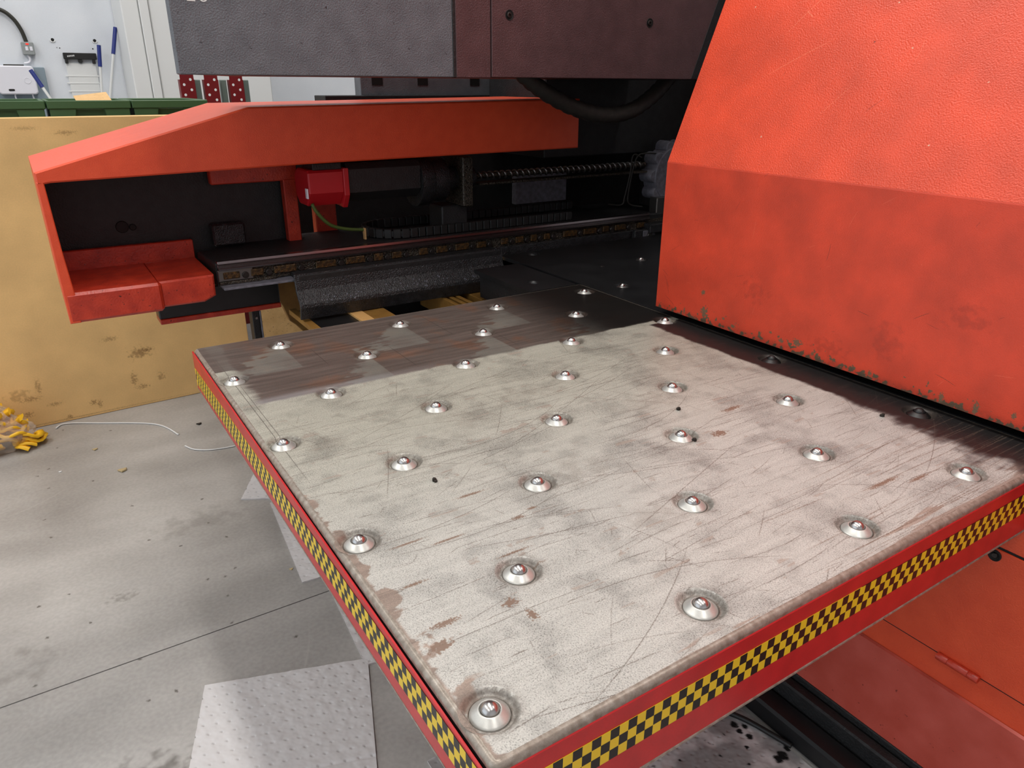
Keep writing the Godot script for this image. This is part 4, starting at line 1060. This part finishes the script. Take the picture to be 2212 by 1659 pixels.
# ------------------------------------------------------------------ behind the machine
func background():
	var xf := Transform3D(Basis(Vector3.UP, 0.045), Vector3(0, 0, -2.97))
	var st := mb(); box(st, Vector3(-1.4, 0.0, -0.04), Vector3(0.465, 1.222, 0.0), 0.003, xf)
	var corner := [Vector3(-1.397, 0.003, 0.0004), Vector3(0.462, 0.003, 0.0004), Vector3(0.462, 1.219, 0.0004), Vector3(-1.397, 1.219, 0.0004)]
	face(st, corner.map(func(p): return xf * p), Vector3(0, 0, 1), corner.map(func(p): return Vector2((p.x + 1.4) / 1.865, 1.0 - p.y / 1.222)))
	var b := obj("tan_board", st, M.board); tag(b, "large stained tan board standing on edge behind the machine", "board")
	var t2 := thing("tan_offcut", "short stained tan board with a white edge beyond the dark post", "board")
	st = mb(); prism(st, pl([[0.484, 0.0], [0.484, 0.412], [0.74, 0.492], [0.74, 0.0]]), 2, -2.87, -2.83, 0.002)
	obj("sheet", st, M.tan_dirty, t2)
	obj("white_edge", bx(Vector3(0.473, 0.0, -2.868), Vector3(0.4835, 0.408, -2.832), 0.001), M.white, t2)
	# stand and bins
	var s := thing("bin_stand", "dark metal stand behind the tan board carrying green bins", "stand")
	obj("deck", bx(Vector3(-1.3, 0.98, -3.75), Vector3(0.75, 1.02, -3.09), 0.003), M.black, s)
	for x in [-1.28, 0.70]:
		for z in [-3.72, -3.12]:
			obj("leg", bx(Vector3(x, 0, z - 0.02), Vector3(x + 0.04, 0.98, z + 0.02), 0.002), M.black, s)
	storage_bin(-0.150, "green plastic storage bin at the left edge beside the blue handled pole")
	storage_bin(0.153, "middle green plastic storage bin with a cardboard scrap in it")
	storage_bin(0.456, "green plastic storage bin nearest the red housing")
	var cb := mb(); box(cb, Vector3(-0.07, -0.001, -0.10), Vector3(0.06, 0.002, 0.10), 0.0005, Transform3D(Basis(Vector3(0, 0, 1), 0.12) * Basis(Vector3.RIGHT, 0.25), Vector3(0.045, 1.272, -3.32)))
	tag(obj("cardboard_scrap", cb, M.tan_dirty), "brown cardboard scrap lying in the middle green bin", "cardboard")
	# things on the wall
	var zw := -4.95
	var j := thing("junction_box", "grey wall outlet box with a red light under a black conduit", "outlet")
	obj("case", bx(Vector3(-0.141, 1.488, zw), Vector3(-0.080, 1.556, zw + 0.04), 0.004), M.box_grey, j)
	obj("indicator_light", bx(Vector3(-0.118, 1.541, zw + 0.039), Vector3(-0.104, 1.549, zw + 0.042), 0.001), M.led, j)
	for k in 2: obj("socket", bx(Vector3(-0.124 + k * 0.022, 1.510, zw + 0.039), Vector3(-0.110 + k * 0.022, 1.532, zw + 0.043), 0.002), M.white_plastic, j)
	st = mb(); tube(st, spline([Vector3(-0.112, 1.556, zw + 0.02), Vector3(-0.125, 1.62, zw + 0.02), Vector3(-0.155, 1.68, zw + 0.02), Vector3(-0.21, 1.72, zw + 0.02), Vector3(-0.32, 1.735, zw + 0.02), Vector3(-0.9, 1.74, zw + 0.02)], 8), 0.011, 10)
	tag(obj("conduit", st, M.conduit), "curved black conduit on the wall above the outlet box", "conduit")
	st = mb(); tube(st, spline([Vector3(-0.118, 1.488, zw + 0.02), Vector3(-0.112, 1.468, zw + 0.02), Vector3(-0.12, 1.450, zw + 0.02), Vector3(-0.145, 1.443, zw + 0.02)], 6), 0.006, 8)
	tag(obj("plug_lead", st, M.white_plastic), "white plug lead hanging below the outlet box", "cable")
	tag(obj("wall_panel", bx(Vector3(-0.42, 1.05, zw), Vector3(-0.052, 1.424, zw + 0.03), 0.003), M.blue_grey), "blue grey panel on the wall behind the white device", "panel")
	var d := thing("white_device", "white rounded wall device with a round button", "device")
	st = mb(); prism(st, pl(rounded(-0.30, -0.108, 1.278, 1.430, 0.018)), 2, zw + 0.031, zw + 0.075, 0.006)
	obj("case", st, M.white_plastic, d)
	st = mb(); lathe(st, [[0.017, 0.0], [0.0165, 0.002], [0.014, 0.002], [0.0135, 0.001], [0.0, 0.001]].map(func(q): return q), 24, facing(Vector3(-0.150, 1.352, zw + 0.0748), Vector3(0, 0, 1)))
	obj("button", st, M.white_plastic, d)
	st = mb(); prism(st, pl(rounded(-0.252, -0.222, 1.296, 1.307, 0.005)), 2, zw + 0.074, zw + 0.0765)
	obj("slot", st, M.seam, d)
	for k in 2:
		st = mb(); tube(st, spline([Vector3(-0.225 + k * 0.085, 1.28, zw + 0.05), Vector3(-0.225 + k * 0.088, 1.255, zw + 0.05), Vector3(-0.205 + k * 0.085, 1.225, zw + 0.06)], 6), 0.004, 8)
		obj("lead", st, M.white_plastic, d)
	tag(obj("cable_clip", bx(Vector3(-0.25, 1.430, zw + 0.03), Vector3(-0.15, 1.437, zw + 0.06), 0.002), M.conduit), "dark strip lying on top of the white device", "strip")
	var k2 := thing("wall_bracket", "black tool bracket on the white wall", "bracket")
	obj("bar", bx(Vector3(0.058, 1.470, zw), Vector3(0.232, 1.505, zw + 0.03), 0.003), M.rubber, k2)
	for x in [0.062, 0.205]: obj("hook", bx(Vector3(x, 1.447, zw + 0.005), Vector3(x + 0.016, 1.472, zw + 0.03), 0.002), M.rubber, k2)
	st = mb(); disc(st, Vector3(0.142, 1.462, zw), Vector3(0, 0, 1), 0.012, 0.025, 14)
	obj("peg", st, M.rubber, k2)
	st = mb()
	for i in 5: box(st, Vector3(0.078 + i * 0.008, 1.482 + 0.001 * i, zw + 0.0295), Vector3(0.083 + i * 0.008, 1.490 + 0.001 * i, zw + 0.0305), 0.0)
	obj("worn_print", st, M.white, k2)
	var sl := thing("step_panel", "white slatted frame leaning on the wall below the black bracket", "frame")
	obj("panel", bx(Vector3(0.062, 0.9, zw), Vector3(0.222, 1.450, zw + 0.012), 0.004), M.white, sl)
	for y in [1.29, 1.335, 1.375]: obj("slat", bx(Vector3(0.05, y, zw + 0.010), Vector3(0.228, y + 0.008, zw + 0.014), 0.001), M.white, sl)
	pole(Vector3(0.358, 1.648, zw + 0.06), Vector3(0.246, 1.233, zw + 0.12), 0.34, "tall blue and white mop pole leaning in the wall corner")
	pole(Vector3(0.252, 1.549, zw + 0.06), Vector3(0.211, 1.233, zw + 0.08), 0.36, "shorter blue and white mop pole beside the black bracket")
	pole(Vector3(-0.130, 1.405, zw + 0.30), Vector3(-0.055, 1.233, zw + 0.34), 0.50, "blue and white pole in front of the white device")
	# pallet rack uprights seen through the slit under the beam
	for e in [[0.508, -3.95, "dark red perforated rack upright, leftmost of three"], [0.628, -3.95, "middle red perforated rack upright under the beam"], [0.757, -3.95, "red perforated rack upright, rightmost of three"]]:
		upright(e[0], e[1], e[2])
	for e in [[0.583, "pale grey green post between the left and middle red uprights"], [0.716, "grey green post just left of the right red upright"], [0.834, "grey green post just right of the right red upright"]]:
		tag(obj("rack_post", bx(Vector3(e[0], 0, -4.02), Vector3(e[0] + 0.030, 1.36, -3.98), 0.003), M.rack_green), e[1], "post", "grey green rack posts")
	# rear beam of the press above the red housing
	var rb := thing("rear_beam", "brown grey rear beam with square slots in the slit above the housing", "beam")
	obj("bar", bx(Vector3(0.878, 1.18, -2.46), Vector3(1.9, 1.52, -2.40), 0.002), M.grey_paint, rb)
	for x in [0.925, 1.12, 1.36]:
		obj("slot", bx(Vector3(x, 1.338, -2.402), Vector3(x + 0.045, 1.375, -2.398), 0), M.seam, rb)
	obj("ledge", bx(Vector3(0.72, 1.15, -2.48), Vector3(1.9, 1.302, -2.36), 0.002), M.black, rb)

func rounded(x0: float, x1: float, y0: float, y1: float, r: float) -> Array:
	var out := []
	for e in [[x1 - r, y1 - r, 0.0], [x0 + r, y1 - r, PI / 2], [x0 + r, y0 + r, PI], [x1 - r, y0 + r, PI * 1.5]]:
		for k in 6:
			var a: float = e[2] + PI / 2 * k / 5.0
			out.append([e[0] + cos(a) * r, e[1] + sin(a) * r])
	return out

func storage_bin(xr: float, label: String):
	var t := thing("storage_bin", label, "bin", "green storage bins on the stand")
	var w := 0.298; var x0 := xr - w; var zf := -3.10; var zb := -3.56; var y0 := 1.021; var y1 := 1.277
	var st := mb()
	for e in [[Vector3(x0, y1 - 0.032, zf - 0.014), Vector3(xr, y1, zf)], [Vector3(x0, y1 - 0.032, zb), Vector3(xr, y1, zb + 0.014)], [Vector3(x0, y1 - 0.032, zb + 0.014), Vector3(x0 + 0.012, y1, zf - 0.014)], [Vector3(xr - 0.012, y1 - 0.032, zb + 0.014), Vector3(xr, y1, zf - 0.014)]]:
		box(st, e[0], e[1], 0.003)
	obj("rim", st, M.green, t)
	st = mb()
	for e in [[Vector3(x0 + 0.012, y0, zf - 0.030), Vector3(xr - 0.012, y1 - 0.032, zf - 0.022)], [Vector3(x0 + 0.012, y0, zb + 0.012), Vector3(xr - 0.012, y1 - 0.032, zb + 0.020)], [Vector3(x0 + 0.010, y0, zb + 0.012), Vector3(x0 + 0.018, y1 - 0.032, zf - 0.022)], [Vector3(xr - 0.018, y0, zb + 0.012), Vector3(xr - 0.010, y1 - 0.032, zf - 0.022)], [Vector3(x0 + 0.012, y0, zb + 0.012), Vector3(xr - 0.012, y0 + 0.008, zf - 0.022)]]:
		box(st, e[0], e[1], 0.001)
	obj("body", st, M.green, t)
	for e in [[x0 + 0.006, x0 + 0.100, 0.03], [xr - 0.100, xr - 0.006, -0.03]]:
		st = mb(); prism(st, pl([[e[0], y1 - 0.030], [e[1], y1 - 0.030], [e[1] - (0.03 if e[2] > 0 else 0.0), y0 + 0.08], [e[0] + (0.03 if e[2] < 0 else 0.0), y0 + 0.08]]), 2, zf - 0.024, zf - 0.005, 0.002)
		obj("corner_rib", st, M.green, t)

func pole(a: Vector3, b: Vector3, share_blue: float, label: String):
	var t := thing("mop_pole", label, "pole", "blue and white poles by the wall")
	var d := (b - a)
	var c := a + d * share_blue
	var foot := a + d * ((a.y - 0.002) / -d.y) if d.y < 0 else b
	foot.x = b.x + d.x * 0.6; foot.z = b.z + 0.1
	var st := mb(); tube(st, [c, b, Vector3(foot.x, 0.0, foot.z)], 0.0075, 10)
	obj("shaft", st, M.white, t)
	st = mb(); tube(st, [a, a.lerp(c, 0.05), c, c.lerp(b, 0.02)], 0.011, 12)
	obj("grip", st, M.blue, t)

func upright(x: float, z: float, label: String):
	var t := thing("rack_upright", label, "rack post", "red perforated rack uprights")
	var w := 0.068
	var st := mb()
	var cellh := 0.05
	# a perforated strip: cells of the front face, each with a hole, laid as in seat_cell but upright
	for i in 6:
		for k in 2:
			var y0 := 1.06 + i * cellh + (0.025 if k == 1 else 0.0)
			hole_cell(st, x + k * w / 2, x + (k + 1) * w / 2, y0, y0 + cellh, Vector2(x + (k + 0.5) * w / 2, y0 + cellh / 2), 0.0068, z)
	box(st, Vector3(x, 0, z - 0.003), Vector3(x + w, 1.06, z), 0.001)
	box(st, Vector3(x + w / 2, 1.06, z - 0.003), Vector3(x + w, 1.085, z), 0)
	box(st, Vector3(x, 1.36, z - 0.003), Vector3(x + w / 2, 1.385, z), 0)
	obj("face", st, M.rack_red, t)
	st = mb(); box(st, Vector3(x - 0.003, 0, z - 0.05), Vector3(x, 1.36, z), 0.0)
	obj("flange", st, M.rack_red, t)
	st = mb(); box(st, Vector3(x + w, 0, z - 0.05), Vector3(x + w + 0.003, 1.36, z), 0.0)
	obj("flange", st, M.rack_red, t)

func hole_cell(st, x0, x1, y0, y1, c: Vector2, r: float, z: float):
	var n := 16
	var angs := []
	for k in n: angs.append(TAU * k / n)
	for q in [Vector2(x0, y0), Vector2(x1, y0), Vector2(x1, y1), Vector2(x0, y1)]:
		var a: float = (q - c).angle()
		angs.append(a if a >= 0 else a + TAU)
	angs.sort()
	for k in angs.size():
		var p := []
		for a in [angs[k], angs[(k + 1) % angs.size()]]:
			var d := Vector2(cos(a), sin(a))
			var tx: float = ((x1 if d.x > 0 else x0) - c.x) / d.x if absf(d.x) > 1e-9 else 1e9
			var ty: float = ((y1 if d.y > 0 else y0) - c.y) / d.y if absf(d.y) > 1e-9 else 1e9
			p.append([c + d * minf(tx, ty), c + d * r])
		for zz in [[z, 1.0], [z - 0.003, -1.0]]:
			face(st, [Vector3(p[0][0].x, p[0][0].y, zz[0]), Vector3(p[1][0].x, p[1][0].y, zz[0]), Vector3(p[1][1].x, p[1][1].y, zz[0]), Vector3(p[0][1].x, p[0][1].y, zz[0])], Vector3(0, 0, zz[1]))
		var m: Vector2 = c - (p[0][1] + p[1][1]) / 2
		face(st, [Vector3(p[0][1].x, p[0][1].y, z), Vector3(p[1][1].x, p[1][1].y, z), Vector3(p[1][1].x, p[1][1].y, z - 0.003), Vector3(p[0][1].x, p[0][1].y, z - 0.003)], Vector3(m.x, m.y, 0))

# ------------------------------------------------------------------ on the floor
func pad(corner: Vector2, along: Vector2, w: float, d: float, label: String, s: int, stained := false, lift := 0.0):
	# a dimpled sorbent pad: corner is its far left corner, along runs to the far right one
	var t := thing("absorbent_pad", label, "pad", "white absorbent pads on the floor")
	var a := along.normalized(); var b := Vector2(-a.y, a.x)
	var nx := int(w / 0.0028); var nz := int(d / 0.0028)
	var nz1 := FastNoiseLite.new(); nz1.seed = s; nz1.frequency = 9.0
	var nz2 := FastNoiseLite.new(); nz2.seed = s + 1; nz2.frequency = 26.0; nz2.fractal_octaves = 3
	var hgt := []
	for j in nz + 1:
		var row := PackedFloat32Array()
		for i in nx + 1:
			var u := w * i / nx; var v := d * j / nz
			var cu := fposmod(u + (0.014 if int(v / 0.028) % 2 == 1 else 0.0), 0.028) - 0.014; var cv := fposmod(v, 0.028) - 0.014
			var dimple := exp(-(cu * cu + cv * cv) / 0.0000045)
			var fold := exp(-pow((v - d * 0.62) / 0.003, 2.0))
			row.append(lift + 0.0042 + 0.0012 * nz1.get_noise_2d(u, v) + 0.0016 * nz2.get_noise_2d(u, v) - 0.0030 * dimple - 0.0016 * fold)
		hgt.append(row)
	var st := mb()
	var col := func(u: float, v: float) -> Color:
		var c := Color(0.60, 0.585, 0.585)
		if stained:
			var k := sm(0.05, 0.5, nz1.get_noise_2d(u * 0.7 + 5.0, v * 0.7) + 0.35)
			c = c.lerp(Color(0.24, 0.23, 0.23), k * 0.85)
			c = c.lerp(Color(0.012, 0.012, 0.012), sm(0.50, 0.56, nz2.get_noise_2d(u * 0.8, v * 0.8 + 9.0)) * sm(0.30, 0.45, u))
			for e in [[0.58, 0.251, 0.011], [0.628, 0.289, 0.009], [0.644, 0.305, 0.007], [0.668, 0.311, 0.006], [0.631, 0.329, 0.008], [0.624, 0.308, 0.007], [0.676, 0.394, 0.008], [0.653, 0.402, 0.012], [0.637, 0.403, 0.010], [0.457, 0.29, 0.003], [0.50, 0.36, 0.004], [0.55, 0.42, 0.005]]:
				var q := Vector2(u - e[0], (v - e[1]) * 0.8).length() + 0.002 * nz2.get_noise_2d(u * 3.0, v * 3.0)
				c = c.lerp(Color(0.012, 0.012, 0.012), sm(e[2], e[2] * 0.75, q))
		var cu := fposmod(u + (0.014 if int(v / 0.028) % 2 == 1 else 0.0), 0.028) - 0.014; var cv := fposmod(v, 0.028) - 0.014
		return c.lerp(Color(0.16, 0.15, 0.15), 0.55 * exp(-(cu * cu + cv * cv) / 0.0000030))
	for j in nz + 1:
		for i in nx + 1:
			var u := w * i / nx; var v := d * j / nz
			var p := corner + a * u + b * v
			var i0: int = max(i - 1, 0); var i1: int = min(i + 1, nx); var j0: int = max(j - 1, 0); var j1: int = min(j + 1, nz)
			var gx: float = (hgt[j][i1] - hgt[j][i0]) / (w * (i1 - i0) / nx); var gz: float = (hgt[j1][i] - hgt[j0][i]) / (d * (j1 - j0) / nz)
			st.set_normal(Vector3(-gx * a.x - gz * b.x, 1, -gx * a.y - gz * b.y).normalized())
			st.set_color(col.call(u, v))
			st.add_vertex(Vector3(p.x, hgt[j][i], p.y))
	for j in nz:
		for i in nx:
			var q := j * (nx + 1) + i
			st.add_index(q); st.add_index(q + 1); st.add_index(q + nx + 2)
			st.add_index(q); st.add_index(q + nx + 2); st.add_index(q + nx + 1)
	obj("sheet", st, M.pad_vc, t)
	var c4 := [corner, corner + a * w, corner + a * w + b * d, corner + b * d]
	st = mb()
	for k in 4:
		var p: Vector2 = c4[k]; var q: Vector2 = c4[(k + 1) % 4]; var m: Vector2 = (p + q) / 2 - (c4[0] + c4[2]) / 2
		face(st, [Vector3(p.x, lift + 0.0002, p.y), Vector3(q.x, lift + 0.0002, q.y), Vector3(q.x, lift + 0.0036, q.y), Vector3(p.x, lift + 0.0036, p.y)], Vector3(m.x, 0, m.y))
	obj("edge", st, M.pad, t)

func floor_things():
	M.pad_vc = mat(Color.WHITE, 0.9, 0.0, 0.2); M.pad_vc.vertex_color_use_as_albedo = true
	pad(Vector2(-0.155, -1.078), Vector2(0.365, 0.126), 0.386, 0.48, "white dimpled absorbent pad lying nearest on the open floor", 101, false, 0.0)
	pad(Vector2(0.226, -1.29), Vector2(0.997, 0.083), 0.40, 0.36, "white absorbent pad half under the table beside the nearest pad", 102, false, 0.0)
	pad(Vector2(0.211, -1.826), Vector2(0.995, 0.09), 0.235, 0.49, "long white absorbent pad under the middle of the table's left edge", 103)
	pad(Vector2(0.345, -2.30), Vector2(0.88, 0.47), 0.14, 0.45, "farthest white absorbent pad showing a triangular corner", 104, false, 0.0)
	pad(Vector2(0.20, -0.60), Vector2(1.0, 0.0), 0.68, 0.80, "oil stained grey absorbent pad beside the black foot rail", 105, true)
	# yellow straps in a clear bag
	var t := thing("strap_bag", "clear plastic bag of yellow straps on the floor by the board", "bag")
	var st := mb()
	rng.seed = 77
	for k in 60:
		var c := Vector3(-0.66 + 0.20 * rng.randf() , 0.02 + 0.14 * rng.randf(), -2.87 + 0.13 * rng.randf())
		c.y *= clampf((-0.44 - c.x) / 0.12, 0.2, 1.0)
		c.y = maxf(c.y, 0.016)
		var a := rng.randf() * TAU
		var pts := []
		for i in 9:
			var q := a + i * 0.34
			pts.append(c + Vector3(cos(q) * 0.045, (i - 4) * 0.003 + 0.008 * sin(i), sin(q) * 0.026))
		for i in 9: pts[i].y = maxf(pts[i].y, 0.012)
		tube(st, pts, 0.019, 6, null, 0.35)
	var o := obj("straps", st, M.yellow, t); o.set_meta("kind", "stuff")
	st = mb()
	var nz := FastNoiseLite.new(); nz.seed = 5; nz.frequency = 7.0; nz.fractal_octaves = 3
	var na := 40; var nb := 18
	var ring := func(i: int, k: int) -> Vector3:
		var a := TAU * i / na; var f := PI * k / nb
		var d := Vector3(cos(a) * sin(f), cos(f), sin(a) * sin(f))
		var rr := 1.0 + 0.18 * nz.get_noise_3dv(d * 0.6)
		var p := Vector3(-0.60, 0.08, -2.81) + Vector3(d.x * 0.16, d.y * 0.115, d.z * 0.11) * rr
		if d.x > 0.2: p.y = lerpf(p.y, 0.02, (d.x - 0.2) * 0.8)
		p.y = maxf(p.y, 0.002)
		return p
	for i in na:
		for k in nb:
			var q := [ring.call(i, k), ring.call(i + 1, k), ring.call(i + 1, k + 1), ring.call(i, k + 1)]
			face(st, q, (q[0] + q[2]) / 2 - Vector3(-0.585, 0.05, -2.82))
	obj("clear_bag", st, M.film, t)
	# loose white strap on the floor
	st = mb(); tube(st, spline([Vector3(-0.378, 0.003, -2.895), Vector3(-0.34, 0.004, -2.925), Vector3(-0.22, 0.003, -2.86), Vector3(-0.02, 0.003, -2.72), Vector3(0.045, 0.003, -2.56)], 10), 0.0045, 8, null, 0.4)
	tag(obj("white_strap", st, M.white), "thin white strap lying along the foot of the tan board", "strap")
	st = mb(); tube(st, spline([Vector3(0.048, 0.003, -2.44), Vector3(0.075, 0.003, -2.385), Vector3(0.14, 0.003, -2.345), Vector3(0.24, 0.003, -2.335), Vector3(0.30, 0.003, -2.38)], 10), 0.004, 8, null, 0.4)
	tag(obj("white_strap", st, M.white), "short curved white strap near the table's checkered left edge", "strap")
	# litter
	for e in [[-0.188, -2.349, 0.016, "beige triangular chip on the open floor", M.crumb], [-0.258, -2.596, 0.010, "small tan crumb on the floor between strap and chip", M.crumb], [0.137, -2.623, 0.011, "brown crumb on the floor near the table corner", M.dark_crumb], [-0.384, -2.465, 0.006, "tiny white crumb on the floor at the left", M.white], [0.16, -1.42, 0.006, "small pale pebble on the floor near the pad", M.crumb]]:
		st = mb(); var s: float = e[2]
		prism(st, pl([[e[0] - s, e[1] - s * 0.6], [e[0] + s, e[1] - s * 0.7], [e[0] + s * 0.8, e[1] + s * 0.2], [e[0] - s * 0.2, e[1] + s * 0.8]]), 1, 0.0, s * 0.5, s * 0.12)
		tag(obj("crumb", st, e[4]), e[3], "crumb")
	for e in [[0.154, -0.413, "dark metal slug on the table left of centre"], [0.583, -0.302, "dark metal slug stuck beside a ball at the table middle"], [0.651, -0.408, "small dark speck on the bare plate behind the slug stuck beside a ball"], [0.941, -0.19, "dark curled chip on the table beside the black strip"]]:
		st = mb(); var c := Vector3(e[0], TOP, e[1])
		box(st, Vector3(-0.004, 0, -0.002), Vector3(0.004, 0.004, 0.003), 0.001, Transform3D(Basis(Vector3.UP, e[0] * 9.0), c))
		box(st, Vector3(-0.002, 0.0, -0.004), Vector3(0.003, 0.006, 0.001), 0.001, Transform3D(Basis(Vector3.UP, e[0] * 5.0), c))
		tag(obj("metal_chip", st, M.dark_crumb), e[2], "chip")
	# black cable loop by the rail
	st = mb(); tube(st, spline([Vector3(0.72, 0.012, -0.62), Vector3(0.775, 0.012, -0.47), Vector3(0.815, 0.012, -0.38), Vector3(0.855, 0.012, -0.30), Vector3(0.882, 0.012, -0.20)], 10), 0.006, 10)
	tag(obj("black_cable", st, M.rubber), "black cable on the oily pad by the foot rail", "cable")
	st = mb(); tube(st, spline([Vector3(0.76, 0.010, -0.66), Vector3(0.81, 0.010, -0.50), Vector3(0.842, 0.010, -0.42), Vector3(0.878, 0.010, -0.34)], 10), 0.005, 10)
	tag(obj("black_cable", st, M.rubber), "second thinner black cable next to the loop by the rail", "cable")
